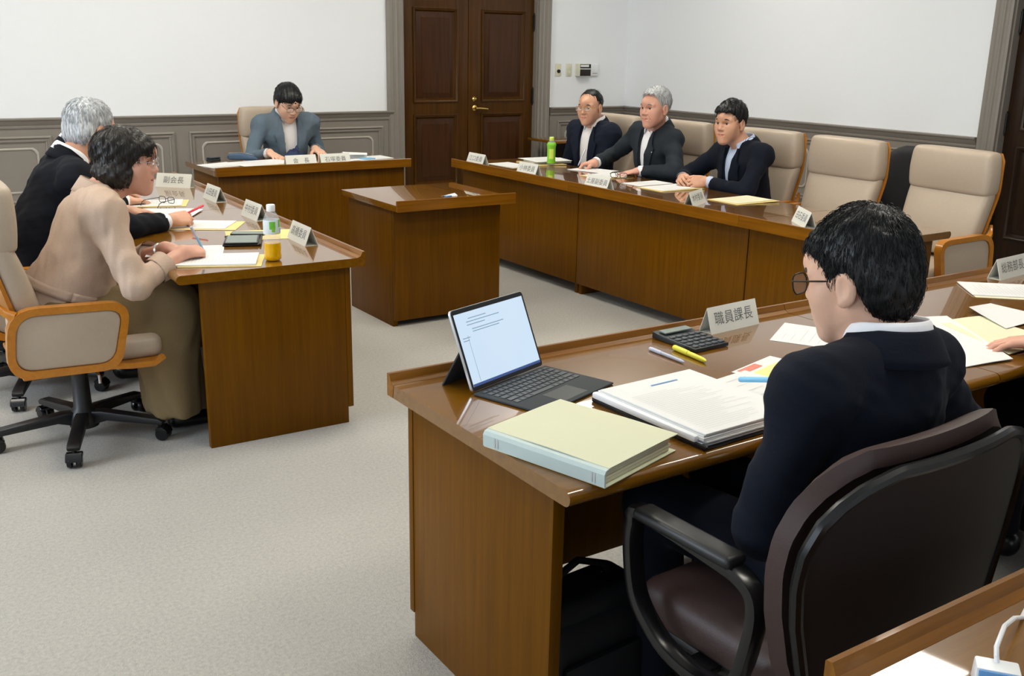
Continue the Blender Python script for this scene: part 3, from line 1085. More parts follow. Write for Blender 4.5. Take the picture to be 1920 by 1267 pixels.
pen('ballpoint_pen', 'pale blue-grey ballpoint pen left of the yellow highlighter', (1.853, 2.062), (1.850, 1.915), (TOP + .0062, TOP + .0055), ('grey_pl', 'grey_pl'), .0052)
pen('highlighter', 'yellow highlighter lying beside the calculator', (1.917, 2.031), (1.905, 1.888), (TOP + .0085, TOP + .0075), ('yellow', 'yellow'), .0072, .45)


# folded name cards
GLYPHS = {}


def text_mesh(body, size):
    cu = bpy.data.curves.new('lettering', 'FONT')
    cu.body = body
    cu.size = size
    cu.align_x = 'CENTER'
    cu.align_y = 'CENTER'
    cu.fill_mode = 'BOTH'

    ob = bpy.data.objects.new('lettering', cu)
    COL.objects.link(ob)
    dg = bpy.context.evaluated_depsgraph_get()
    me = bpy.data.meshes.new_from_object(ob.evaluated_get(dg))
    bpy.data.objects.remove(ob, do_unlink=True)
    bpy.data.curves.remove(cu)
    me.name = 'lettering'
    return me


def name_card(label, body, x, y, rotz, w=.225, h=.078, d=.031, z=TOP, size=.044):
    t = thing('name_card', label, 'name card', (x, y, z), R(rotz), 'folded name cards')
    th = .0016
    for s, nm in ((-1, 'front_leaf'), (1, 'back_leaf')):
        MB().prism([(s * d, .0), (s * (d - th * 1.6), 0), (0, h - th * 2.6), (0, h)], -w / 2, w / 2, 'x').build(nm, M['card'], t)
    MB().box(-w / 2, w / 2, -d + .004, d - .004, .0004, .0014).build('base_leaf', M['card'], t)
    if body:
        for s in (-1, 1):
            mid = Vector((0, s * d / 2, h / 2))
            nrm = Vector((0, s * h, d)).normalized()
            upv = Vector((0, -s * d, h)).normalized()
            xv = upv.cross(nrm)
            for k, ch in enumerate(body):
                if ch == '　':
                    continue
                if (ch, size) not in GLYPHS:
                    me = text_mesh(ch, size)
                    me.materials.clear()
                    me.materials.append(M['ink'])
                    GLYPHS[(ch, size)] = me
                o = bpy.data.objects.new('character', GLYPHS[(ch, size)])
                COL.objects.link(o)
                o.parent = t
                p = mid + nrm * .0007 + xv * (k - (len(body) - 1) / 2) * size * 1.02
                o.matrix_local = Matrix(((xv.x, upv.x, nrm.x, p.x), (xv.y, upv.y, nrm.y, p.y), (xv.z, upv.z, nrm.z, p.z), (0, 0, 0, 1)))
    return t


name_card('name card with four large characters behind the calculator', '職員課長', 2.235, 2.126, 4.5, d=.026)
name_card('name card with four characters at the right edge of the picture', '総務部長', 3.750, 2.124, 5, d=.026)
name_card('name card with two wide-spaced characters on the chairman desk', '会　長', 2.675, 6.690, 0, size=.040)
name_card('name card with four characters right of the chairman', '石塚委員', 2.932, 6.690, 0, size=.040)
name_card('bright name card farthest back on the left row desk', '副会長', 1.625, 6.02, -46)
name_card('name card second farthest on the left row desk', '山田委員', 1.668, 5.42, 90)
name_card('name card on the left row desk just left of the water bottle', '中村委員', 1.655, 4.76, 90)
name_card('name card nearest the camera on the left row desk', '高橋委員', 1.622, 4.07, 88)
name_card('name card farthest back on the right row desk', '江口委員', 3.872, 6.285, -90)
name_card('name card in front of the green tea bottle', '小林委員', 3.872, 5.62, -90)
name_card('name card with five characters before the white-haired man', '土屋副委員', 3.872, 4.86, -90, size=.040)
name_card('tilted name card before the man with clasped hands', '木村委員', 3.945, 4.09, 28)
name_card('name card on the short desk before the empty chair', '白石委員', 3.965, 3.33, 57)


# bottles
def bottle(name, label, x, y, body, cap, labelm, fill, hh, r, prof_label):
    t = thing(name, label, 'bottle', (x, y, TOP))
    P = body
    MB().lathe(P, 28).build('bottle_body', M['pet'], t, angle=60)
    MB().lathe(cap[0], 24).build('cap', M[cap[1]], t)
    if labelm:
        MB().lathe(prof_label, 28).build('label_sleeve', M[labelm], t, angle=60)
    if fill:
        MB().lathe(fill, 28).build('drink', M['tea'], t, angle=60)
    return t


t = bottle('water_bottle', 'clear bottle with white cap and amber tea at the bottom', 1.371, 3.754,
           [(0, .002), (.026, .002), (.031, .008), (.0325, .02), (.031, .035), (.0325, .05), (.031, .065), (.0325, .08), (.032, .13), (.0325, .15), (.031, .165), (.022, .185), (.0145, .195), (.0135, .205)],
           ([(.0165, .195), (.0170, .197), (.0170, .218), (.0155, .221), (0, .221)], 'white_pl'), None,
           [(0, .0025), (.0265, .0025), (.0316, .008), (.0331, .02), (.0316, .035), (.0331, .05), (.0316, .065), (.0322, .072), (0, .072)], .22, .033, None)
# wrap label: white band with green leaf prints
MB().lathe([(.0328, .108), (.0332, .109), (.0330, .15), (.0318, .163), (.0316, .163)], 28).build('label_sleeve', M['label_w'], t)
for a0, a1, z0, z1, m in ((-125, -85, .128, .158, 'green2'), (-110, -88, .118, .136, 'green'), (-60, -40, .135, .165, 'green2'), (-45, -30, .112, .13, 'inkblue'), (-85, -50, .109, .113, 'lime')):
    b = MB()
    b.grid(lambda u, v: Vector((.0336 * math.cos(R(a0 + (a1 - a0) * u)), .0336 * math.sin(R(a0 + (a1 - a0) * u)), z0 + (z1 - z0) * v)), 6, 3)
    b.build('label_print', M[m], t)
t = bottle('tea_bottle', 'green tea bottle with lime cap on the right row desk', 4.325, 5.996,
           [(0, .002), (.024, .002), (.030, .008), (.031, .02), (.029, .045), (.029, .1), (.031, .135), (.0335, .142), (.0335, .152), (.026, .168), (.0155, .178), (.0135, .185)],
           ([(.0165, .178), (.0172, .18), (.0172, .202), (.0155, .205), (0, .205)], 'lime'), 'green', None, .2, .03,
           [(.0305, .016), (.0315, .02), (.0298, .045), (.0298, .1), (.0316, .134), (.0342, .142), (.0342, .152), (.027, .166), (.0262, .167)])
MB().grid(lambda u, v: Vector((.0320 * math.cos(R(205 + 60 * u)), .0320 * math.sin(R(205 + 60 * u)), .05 + .07 * v)), 6, 4).build('label_print', M['lime'], t)

# left row papers
def pile(name, label, cx, cy, a, sheets, z=TOP, cat='paper', w=.21, l=.297):
    """(material, w, l, dx, dy, da) stacked sheets of one pile"""
    t = thing(name, label, cat, (cx, cy, z), R(a), 'papers on the desks')
    zz = .0006
    for k, (m, ww, ll, dx, dy, da, th) in enumerate(sheets):
        b = MB()
        ca, sa = math.cos(R(da)), math.sin(R(da))
        def f(u, v):
            x, y = (u - .5) * ww, (v - .5) * ll
            e = (u ** 4 + (1 - v) ** 4) * .5
            return Vector((dx + x * ca - y * sa, dy + x * sa + y * ca, zz + th + e * .002 * (k > 0)))
        b.grid(f, 6, 8, th)
        o = b.build('sheet' if m != 'manila' else 'envelope', M[m], t)
        if m != 'manila' and k == len(sheets) - 1:
            print_lines(o, f, 20, seed=k + int(cx * 50), w=.0022)
        zz += th + .0006
    return t


pile('document_pile', 'writing pad on a manila envelope under the hand of the woman', 1.185, 3.835, 66, [('manila', .225, .31, 0, -.01, 0, .002), ('paper', .21, .297, .004, .006, 1, .006)])
o, f, c = sheet('document', 'white sheet under the forearm of the woman in beige', rect(1.13, 4.10, .21, .297, 70), Z0, 'paper')
o, f, c = sheet('envelope', 'manila envelope between the smartphone and the near name card', rect(1.535, 4.30, .235, .33, 74), Z0, 'manila', cat='envelope')
t = thing('tablet_case', 'black zipped case with a tablet beside the water bottle', 'tablet', (1.385, 4.16, TOP), R(68))
MB().box(-.085, .105, -.075, .075, .001, .010, .004).build('case_bottom', M['blackg'], t)
MB().box(-.08, .10, -.07, .07, .010, .016, .002).build('tablet_body', M['calc'], t)
MB().box(-.072, .092, -.063, .063, .0158, .0164).build('screen', M['lcd'], t)
b = MB(); b.tube([(-.09, -.078, .008), (.108, -.078, .008), (.112, 0, .008), (.108, .078, .008)], .005, 6); b.build('zip_edge', M['black'], t)
t = thing('smartphone', 'dark smartphone lying on the manila envelope of the left row', 'phone', (1.475, 4.335, TOP + .0015), R(62))
MB().prism(rrect(-.036, .036, -.075, .075, .009, 4), .0004, .0085, 'z', .0015).build('body', M['calc'], t)
MB().prism(rrect(-.033, .033, -.071, .071, .007, 4), .0084, .0089, 'z').build('glass_front', M['lcd'], t)
pile('document_pile', 'papers with a manila sheet under the red pen hand of the left row', 1.37, 4.64, 60, [('manila', .235, .33, .01, .0, 0, .0012), ('paper', .21, .297, .03, .03, -4, .0008)])
pile('document_pile', 'white papers before the grey-haired man of the left row', 1.30, 5.10, 62, [('manila', .235, .33, .0, .0, 0, .0012), ('paper', .21, .297, .01, -.02, 3, .0012), ('paper', .21, .297, -.01, -.03, -3, .0008)])
pile('document_pile', 'papers under the folded spectacles of the left row', 1.35, 5.42, 70, [('manila', .235, .33, .0, .0, 0, .0012), ('paper', .21, .297, .0, .01, 2, .002)])
# right row papers
pile('document_pile', 'white papers on a thick file beside the green tea bottle', 4.36, 6.17, -8, [('manila', .24, .33, -.01, -.02, 4, .003), ('paper', .297, .21, .05, .0, -5, .018), ('paper', .297, .30, .03, .0, 2, .001)])
pile('document_pile', 'cream sheet beside the farthest name card of the right row', 4.06, 6.13, 4, [('cream', .21, .33, 0, 0, 0, .001), ('paper', .2, .297, -.005, .0, 2, .0006)])
pile('document_pile', 'sheet under the pen hand of the white-haired man', 4.42, 5.62, 15, [('paper', .21, .297, 0, 0, 0, .001)])
pile('document_pile', 'cream papers under the left hand of the white-haired man', 4.33, 5.33, 10, [('manila', .33, .235, 0, 0, 0, .0015), ('paper', .297, .21, .01, .01, 3, .001)])
pile('document_pile', 'white papers under the clasped hands on the right row', 4.30, 4.90, 2, [('paper', .297, .17, 0, 0, 0, .001)])
pile('document_pile', 'papers on a manila envelope before the clasped hands', 4.29, 4.665, 0, [('manila', .36, .225, 0, 0, 0, .0015), ('paper', .33, .21, .01, .01, 2, .0012)])
pile('document_pile', 'manila envelope and sheet lying before the empty chairs', 4.31, 4.075, 0, [('manila', .34, .245, 0, 0, 0, .0015), ('cream', .297, .21, .005, .01, 1, .0008)])
# chairman
pile('document_pile', 'white sheets at the left end of the chairman desk', 2.22, 6.96, 14, [('paper', .297, .21, 0, 0, 0, .001), ('paper', .25, .2, -.01, .03, 5, .0006)])
pile('document_pile', 'papers over a manila envelope before the chairman', 2.50, 6.95, 8, [('manila', .33, .235, .0, -.02, 0, .0015), ('paper', .42, .297, .0, .03, 2, .001)])
pile('document_pile', 'white papers at the right end of the chairman desk', 3.33, 6.95, 10, [('paper', .30, .21, 0, 0, 0, .001), ('paper', .297, .21, .02, .03, -8, .0006)])
# curled paper pad with blue edge
t = thing('curled_notebook', 'notebook with a rolled-over page right of the chairman', 'notebook', (3.20, 6.93, TOP), R(8))
MB().box(-.13, .12, -.09, .09, .001, .006, .001).build('page_block', M['paper'], t)
def curl(u, v):
    a = u * 4.4
    rr = .026 - .008 * v
    return Vector((-.08 + .2 * v - .03 * u, .09 - .11 + rr * math.sin(a) + .03 - .02 * v, .007 + rr - rr * math.cos(a) + .001))
MB().grid(curl, 16, 6, .0008).build('rolled_page', M['paper'], t)
MB().box(.02, .12, -.094, -.02, .006, .012, .002).build('blue_cover', M['skyblue'], t)
t = thing('pencil_case', 'dark blue soft pencil case on the chairman desk', 'pencil case', (2.43, 7.20, TOP), R(-30))
b = MB()
b.tube([(-.10, 0, .022), (-.085, 0, .026), (0, 0, .028), (.085, .004, .02), (.11, .006, .012)], [.008, .024, .027, .019, .006], 14, sq=(1.3, .85))
b.build('pouch', M['denim'], t)
MB().tube([(-.09, 0, .051), (0, 0, .056), (.09, .004, .038)], .0025, 6).build('zip', M['chrome'], t)
t = thing('eyeglass_case', 'small black box at the left end of the chairman desk', 'box', (2.225, 7.20, TOP), R(20))
MB().box(-.045, .045, -.028, .028, .001, .022, .006).build('box_bottom', M['calc'], t)
MB().box(-.045, .045, -.028, .028, .0225, .034, .008, 3).build('lid', M['calc'], t)
t = thing('cloth_mask', 'crumpled navy cloth between the hands of the chairman', 'cloth', (2.84, 7.225, TOP), R(12))
b = MB()
rn = random.Random(9)
def crump(u, v):
    a, r_ = u * 2 * PI, v
    k = 1 + .18 * math.sin(3 * a + 1) + .1 * math.sin(5 * a + 2)
    return Vector((.085 * k * r_ * math.cos(a), .05 * k * r_ * math.sin(a), .003 + .055 * (1 - r_ ** 2) * (1 + .25 * math.sin(4 * a) * r_) + .012 * math.sin(9 * r_ + 2 * a) * (1 - r_)))
b.grid(crump, 40, 12)
b.build('folded_cloth', M['navy'], t, angle=180)
MB().tube([(.03, .0, .055), (.028, .004, .075), (.034, .002, .092)], [.018, .012, .003], 8).build('cloth_peak', M['navy'], t)


def spectacles(parent_or_none, name, label, M4, wire, r=.0012, w=.052, h=.034, gap=.018, tlen=.135, fold=False, half=False):
    """frame local: lenses in xz plane, temples towards -y"""
    par = parent_or_none
    fr = MB()
    lens = []
    for s in (-1, 1):
        cx = s * (gap / 2 + w / 2)
        ring = [(cx + x, 0, z) for x, z in rrect(-w / 2, w / 2, -h / 2, h / 2, h * .38, 4)]
        fr.tube(ring, r, 6, True, M=M4)
        lens.append([(cx + x, z) for x, z in rrect(-w / 2 + r * .5, w / 2 - r * .5, -h / 2 + r * .5, h / 2 - r * .5, h * .36, 4)])
        ex = s * (gap / 2 + w)
        if fold:
            fr.tube([(ex, 0, h * .25), (ex, -.006, h * .25), (ex * .5, -.012 - .003 * s, h * .2), (-ex * .8, -.016 - .003 * s, 0)], r, 6, M=M4)
        else:
            fr.tube([(ex - s * .002, .0, h * .22), (ex + s * .006, -.004, h * .22), (ex + s * .010, -.04, h * .2), (ex + s * .010, -.095, h * .15), (ex + s * .008, -.112, h * -.1), (ex + s * .006, -tlen + .01, h * -.7)], r * 1.1, 6, M=M4)
    fr.tube([(-gap / 2, 0, h * .12), (0, .003, h * .2), (gap / 2, 0, h * .12)], r, 6, M=M4)
    o = fr.build('spectacle_frame' if par is not None else name, M[wire], par)
    if par is None:
        tag(o, label, 'glasses')
    for L in lens:
        b_ = MB()
        b_.prism(L, -.0006, .0006, 'y', M=M4)
        b_.build('lens', M['lens'], o)
    return o


sp = spectacles(None, 'spectacles', 'thin wire spectacles lying on papers of the left row', Matrix.Identity(4), 'iron', .0016, .045, .032, .016, fold=False)
sp.location = (1.40, 5.37, TOP + .024); sp.rotation_euler = (R(0), 0, R(-60))
sp = spectacles(None, 'spectacles', 'black spectacles lying before the white-haired man', Matrix.Identity(4), 'black', .0022, .05, .034, .016)
sp.location = (4.26, 5.14, TOP + .027); sp.rotation_euler = (0, 0, R(120))

# papers at the right of the near row
o, f, c = sheet('document', 'large white sheets lying right of the man with glasses', [(2.47, 1.50), (2.68, 1.465), (2.96, 1.86), (2.80, 1.90)], Z0, 'paper', th=.002, curl=1, seed=2, lift=(0, .004, 0, .006))
o, f, c = sheet('document', 'cream printed sheets under the reaching hand', [(2.72, 1.50), (2.99, 1.50), (3.05, 1.80), (2.86, 1.835)], Z0 + .0022, 'cream', th=.001, curl=1, seed=4)
o, f, c = sheet('document', 'white sheet at the right edge behind the cream sheets', [(2.97, 1.66), (3.24, 1.68), (3.24, 1.88), (3.08, 1.86)], Z0 + .004, 'paper', th=.001, curl=1, seed=5, lift=(.0, 0, 0, .012))
pile('document_pile', 'cream papers in front of the name card at the right edge', 3.50, 1.95, 48, [('cream', .24, .33, 0, 0, 0, .001), ('paper', .21, .297, .01, .02, 0, .003)])

# scrap on the centre table
t = thing('paper_scrap', 'small folded blue and white scrap on the centre table', 'paper', (2.885, 4.985, .7045), R(15))
MB().grid(lambda u, v: Vector(((u - .5) * .085, (v - .5) * .05, .001 + .012 * (1 - abs(2 * v - 1)) * (.4 + .6 * u))), 6, 6, .0006).build('white_leaf', M['paper'], t)
MB().box(-.045, -.005, -.026, -.004, .0005, .006).build('blue_leaf', M['inkblue'], t)

# charger with white cable on the foreground desk
t = thing('cable_adapter', 'white and blue adapter with a white cable on the foreground desk', 'adapter', (1.208, .612, TOP), R(38))
MB().prism([(-.024, 0), (.024, 0), (.015, .036), (-.015, .036)], -.028, .028, 'y', .003, 2).build('housing', M['white_pl'], t)
MB().box(-.028, -.021, -.025, .025, .004, .030, .002, M=Matrix.Rotation(R(14), 4, 'Y')).build('blue_face', M['inkblue'], t)
MB().tube([(.008, .0, .034), (.010, .002, .044), (.020, .002, .052), (.040, -.004, .055), (.08, -.015, .052), (.15, -.04, .03), (.2, -.06, .006), (.26, -.08, .004)], .0034, 8).build('cable', M['white_pl'], t)

# black bag under the near desk
t = thing('shoulder_bag', 'black nylon bag standing under the near desk', 'bag', (1.30, 1.64, 0), R(4))
MB().box(-.16, .16, -.085, .085, .002, .30, .055, 5).build('bag_body', M['bag'], t)
MB().box(-.15, .15, -.07, .07, .27, .335, .03, 4).build('top_flap', M['bag'], t)
MB().box(-.12, .13, -.102, -.085, .04, .2, .012).build('front_pocket', M['bag'], t)
MB().tube([(-.10, 0, .325), (-.08, 0, .37), (0, .01, .39), (.08, 0, .36), (.10, 0, .30)], .009, 8).build('handle', M['bag'], t)

# ---------------------------------------------------------------- people: distance fields meshed with surface nets
f32 = np.float32


def vec(*a):
    return np.array(a, float)


def unit(v):
    return v / (np.linalg.norm(v) + 1e-12)


class Field:
    def __init__(s, lo, hi, h):
        s.lo = np.array(lo, float)
        s.h = h
        s.n = np.ceil((np.array(hi, float) - s.lo) / h).astype(int) + 1
        s.d = np.full(tuple(s.n), 1.0, f32)

    def blk(s, lo, hi):
        a = np.clip(np.floor((np.array(lo) - s.lo) / s.h).astype(int), 0, s.n)
        b = np.clip(np.ceil((np.array(hi) - s.lo) / s.h).astype(int) + 1, 0, s.n)
        if np.any(b <= a):
            return None
        sl = tuple(slice(i, j) for i, j in zip(a, b))
        ax = [(s.lo[k] + s.h * np.arange(a[k], b[k])).astype(f32) for k in range(3)]
        return sl, ax[0][:, None, None], ax[1][None, :, None], ax[2][None, None, :]

    def put(s, sl, d, k, mode):
        c = s.d[sl]
        if mode == 'u':
            if k > 0:
                h = np.maximum(k - np.abs(c - d), 0) / k
                s.d[sl] = np.minimum(c, d) - h * h * k * .25
            else:
                s.d[sl] = np.minimum(c, d)
        elif mode == 's':
            d = -d
            if k > 0:
                h = np.maximum(k - np.abs(c - d), 0) / k
                s.d[sl] = np.maximum(c, d) + h * h * k * .25
            else:
                s.d[sl] = np.maximum(c, d)

    def rc(s, a, b, ra, rb, k=.02, mode='u', cut=None):
        a, b = np.array(a, float), np.array(b, float)
        m = max(ra, rb) + k + 3 * s.h
        q = s.blk(np.minimum(a, b) - m, np.maximum(a, b) + m)
        if q is None:
            return
        sl, X, Y, Z = q
        ab = b - a
        L2 = ab @ ab + 1e-12
        px, py, pz = X - a[0], Y - a[1], Z - a[2]
        tt = (px * ab[0] + py * ab[1] + pz * ab[2]) / L2
        t = np.clip(tt, 0, 1)
        d = np.sqrt((px - t * ab[0]) ** 2 + (py - t * ab[1]) ** 2 + (pz - t * ab[2]) ** 2) - (ra + (rb - ra) * t)
        if cut is not None:
            d = np.maximum(d, (tt - cut) * math.sqrt(L2))
        s.put(sl, d.astype(f32), k, mode)

    def ell(s, c, r, F=None, k=.02, mode='u'):
        """ellipsoid; F = rows (right, forward, up)"""
        c = np.array(c, float)
        m = max(r) + k + 3 * s.h
        q = s.blk(c - m, c + m)
        if q is None:
            return
        sl, X, Y, Z = q
        px, py, pz = X - c[0], Y - c[1], Z - c[2]
        if F is not None:
            px, py, pz = [F[i][0] * px + F[i][1] * py + F[i][2] * pz for i in range(3)]
        k0 = np.sqrt((px / r[0]) ** 2 + (py / r[1]) ** 2 + (pz / r[2]) ** 2) + 1e-9
        k1 = np.sqrt((px / r[0] ** 2) ** 2 + (py / r[1] ** 2) ** 2 + (pz / r[2] ** 2) ** 2) + 1e-9
        s.put(sl, (k0 * (k0 - 1) / k1).astype(f32), k, mode)

    def func(s, lo, hi, fn, k=0.0, mode='s'):
        q = s.blk(lo, hi)
        if q is None:
            return
        sl, X, Y, Z = q
        s.put(sl, fn(X, Y, Z).astype(f32), k, mode)

    def ripple(s, amp, freq, seed, aniso=(1, 1, 1)):
        rn = np.random.RandomState(seed)
        X = [(s.lo[k] + s.h * np.arange(s.n[k])).astype(f32) for k in range(3)]
        X, Y, Z = X[0][:, None, None], X[1][None, :, None], X[2][None, None, :]
        for i in range(4):
            w = rn.normal(size=3) * np.array(aniso)
            w = w / np.linalg.norm(w) * freq * (1 + .6 * i)
            s.d += (amp / (1 + .5 * i)) * np.sin(w[0] * X + w[1] * Y + w[2] * Z + rn.uniform(0, 6)).astype(f32)

    def mesh(s):
        d = s.d
        sg = d < 0
        cnt = np.zeros(tuple(s.n - 1), np.int8)
        cor = [(i, j, k) for i in (0, 1) for j in (0, 1) for k in (0, 1)]
        nx, ny, nz = s.n
        for i, j, k in cor:
            cnt += sg[i:nx - 1 + i, j:ny - 1 + j, k:nz - 1 + k]
        mask = (cnt > 0) & (cnt < 8)
        I = np.argwhere(mask)
        idx = np.full(mask.shape, -1, np.int64)
        idx[mask] = np.arange(len(I))
        val = {c: d[I[:, 0] + c[0], I[:, 1] + c[1], I[:, 2] + c[2]].astype(float) for c in cor}
        acc = np.zeros((len(I), 3))
        num = np.zeros(len(I))
        for c in cor:
            for ax in range(3):
                if c[ax] == 0:
                    e = list(c)
                    e[ax] = 1
                    e = tuple(e)
                    va, vb = val[c], val[e]
                    x = (va < 0) != (vb < 0)
                    t = va / np.where(x, va - vb, 1)
                    p = np.tile(np.array(c, float), (len(I), 1))
                    p[:, ax] += t
                    acc[x] += p[x]
                    num[x] += 1
        V = s.lo + s.h * (I + acc / num[:, None])
        Fs = []
        for ax in range(3):
            u, v = [(1, 2), (2, 0), (0, 1)][ax]
            sa = [slice(None)] * 3
            sb = [slice(None)] * 3
            sa[ax] = slice(0, -1)
            sb[ax] = slice(1, None)
            A, B = sg[tuple(sa)], sg[tuple(sb)]
            E = np.argwhere(A != B)
            ok = (E[:, u] > 0) & (E[:, v] > 0) & (E[:, u] < s.n[u] - 1) & (E[:, v] < s.n[v] - 1)
            E = E[ok]
            if not len(E):
                continue
            fl = A[E[:, 0], E[:, 1], E[:, 2]]
            q = []
            for du, dv in ((0, 0), (1, 0), (1, 1), (0, 1)):
                c = E.copy()
                c[:, u] -= du
                c[:, v] -= dv
                q.append(idx[c[:, 0], c[:, 1], c[:, 2]])
            q = np.stack(q, 1)
            q[~fl] = q[~fl][:, ::-1]
            Fs.append(q)
        return V, np.concatenate(Fs) if Fs else np.zeros((0, 4), int)


def np_mesh(name, V, F, mats, mi=None):
    me = bpy.data.meshes.new(name)
    me.vertices.add(len(V))
    me.vertices.foreach_set('co', np.asarray(V, f32).ravel())
    F = np.asarray(F)
    me.loops.add(F.size)
    me.loops.foreach_set('vertex_index', F.ravel().astype(np.int32))
    me.polygons.add(len(F))
    me.polygons.foreach_set('loop_start', np.arange(0, F.size, F.shape[1], dtype=np.int32))
    for m in mats:
        me.materials.append(m)
    if mi is not None:
        me.polygons.foreach_set('material_index', np.asarray(mi, np.int32))
    me.update(calc_edges=True)
    me.validate()
    return me


def relax(V, F, it=1, lam=.5):
    e = np.concatenate([F[:, [0, 1]], F[:, [1, 2]], F[:, [2, 3]], F[:, [3, 0]]])
    for _ in range(it):
        S = np.zeros_like(V)
        N = np.zeros(len(V))
        np.add.at(S, e[:, 0], V[e[:, 1]])
        np.add.at(S, e[:, 1], V[e[:, 0]])
        np.add.at(N, e[:, 0], 1)
        np.add.at(N, e[:, 1], 1)
        V = V * (1 - lam) + lam * S / np.maximum(N, 1)[:, None]
    return V


def main_piece(V, F, least=150):
    """drop small islands"""
    lab = np.arange(len(V))
    e = np.concatenate([F[:, [0, 1]], F[:, [1, 2]], F[:, [2, 3]]])
    while True:
        m = np.minimum(lab[e[:, 0]], lab[e[:, 1]])
        new = lab.copy()
        np.minimum.at(new, e[:, 0], m)
        np.minimum.at(new, e[:, 1], m)
        new = new[new]
        if np.array_equal(new, lab):
            break
        lab = new
    u, inv, cnt = np.unique(lab[F[:, 0]], return_inverse=True, return_counts=True)
    F = F[cnt[inv] >= least]
    used = np.unique(F)
    mp = np.full(len(V), -1)
    mp[used] = np.arange(len(used))
    return V[used], mp[F]


def frame3(az, pitch=0.0, roll=0.0):
    """rows right, forward, up for a heading in degrees (0 = +x, 90 = +y); pitch > 0 looks down"""
    h = vec(math.cos(R(az)), math.sin(R(az)), 0)
    r = vec(h[1], -h[0], 0)
    z = vec(0, 0, 1)
    f = h * math.cos(R(pitch)) - z * math.sin(R(pitch))
    u = h * math.sin(R(pitch)) + z * math.cos(R(pitch))
    c, s = math.cos(R(roll)), math.sin(R(roll))
    return np.array([r * c + u * s, f, u * c - r * s])


SKIN = {}


def skin_mat(name, col):
    m = plain(name, col, .48, noise=.06, nscale=45, bump=.05, bscale=500, sss=.12)
    return m


def cloth_mat(name, col, rough=.8, noise=.08, nscale=120, sheen=.02, bump=.2):
    return plain(name, col, rough, noise=noise, nscale=nscale, bump=bump, bscale=150, sheen=sheen, spec=.12)


def hair_mat(name, c0, c1, rough=.38):
    m, nt, p = new_mat(name)
    tc = node(nt, 'ShaderNodeTexCoord')
    n = node(nt, 'ShaderNodeTexNoise')
    n.inputs['Scale'].default_value = 130
    n.inputs['Detail'].default_value = 5
    mp = node(nt, 'ShaderNodeMapping')
    mp.inputs['Scale'].default_value = (1, 1, .18)
    nt.links.new(tc.outputs['Object'], mp.inputs['Vector'])
    nt.links.new(mp.outputs[0], n.inputs['Vector'])
    rp = node(nt, 'ShaderNodeValToRGB')
    rp.color_ramp.elements[0].position = .35
    rp.color_ramp.elements[0].color = c0
    rp.color_ramp.elements[1].position = .7
    rp.color_ramp.elements[1].color = c1
    nt.links.new(n.outputs['Fac'], rp.inputs['Fac'])
    nt.links.new(rp.outputs[0], p.inputs['Base Color'])
    p.inputs['Roughness'].default_value = rough
    p.inputs['Specular IOR Level'].default_value = .35
    b = node(nt, 'ShaderNodeBump')
    b.inputs['Strength'].default_value = .5
    b.inputs['Distance'].default_value = .004
    nt.links.new(n.outputs['Fac'], b.inputs['Height'])
    nt.links.new(b.outputs[0], p.inputs['Normal'])
    return m


def stripe_mat(name, c0, c1, freq):
    m, nt, p = new_mat(name)
    tc = node(nt, 'ShaderNodeTexCoord')
    w = node(nt, 'ShaderNodeTexWave')
    w.wave_type = 'BANDS'
    w.bands_direction = 'Y'
    w.inputs['Scale'].default_value = freq
    nt.links.new(tc.outputs['Object'], w.inputs['Vector'])
    rp = node(nt, 'ShaderNodeValToRGB')
    rp.color_ramp.elements[0].position = .35
    rp.color_ramp.elements[0].color = c0
    rp.color_ramp.elements[1].position = .65
    rp.color_ramp.elements[1].color = c1
    nt.links.new(w.outputs['Fac'], rp.inputs['Fac'])
    nt.links.new(rp.outputs[0], p.inputs['Base Color'])
    p.inputs['Roughness'].default_value = .75
    return m


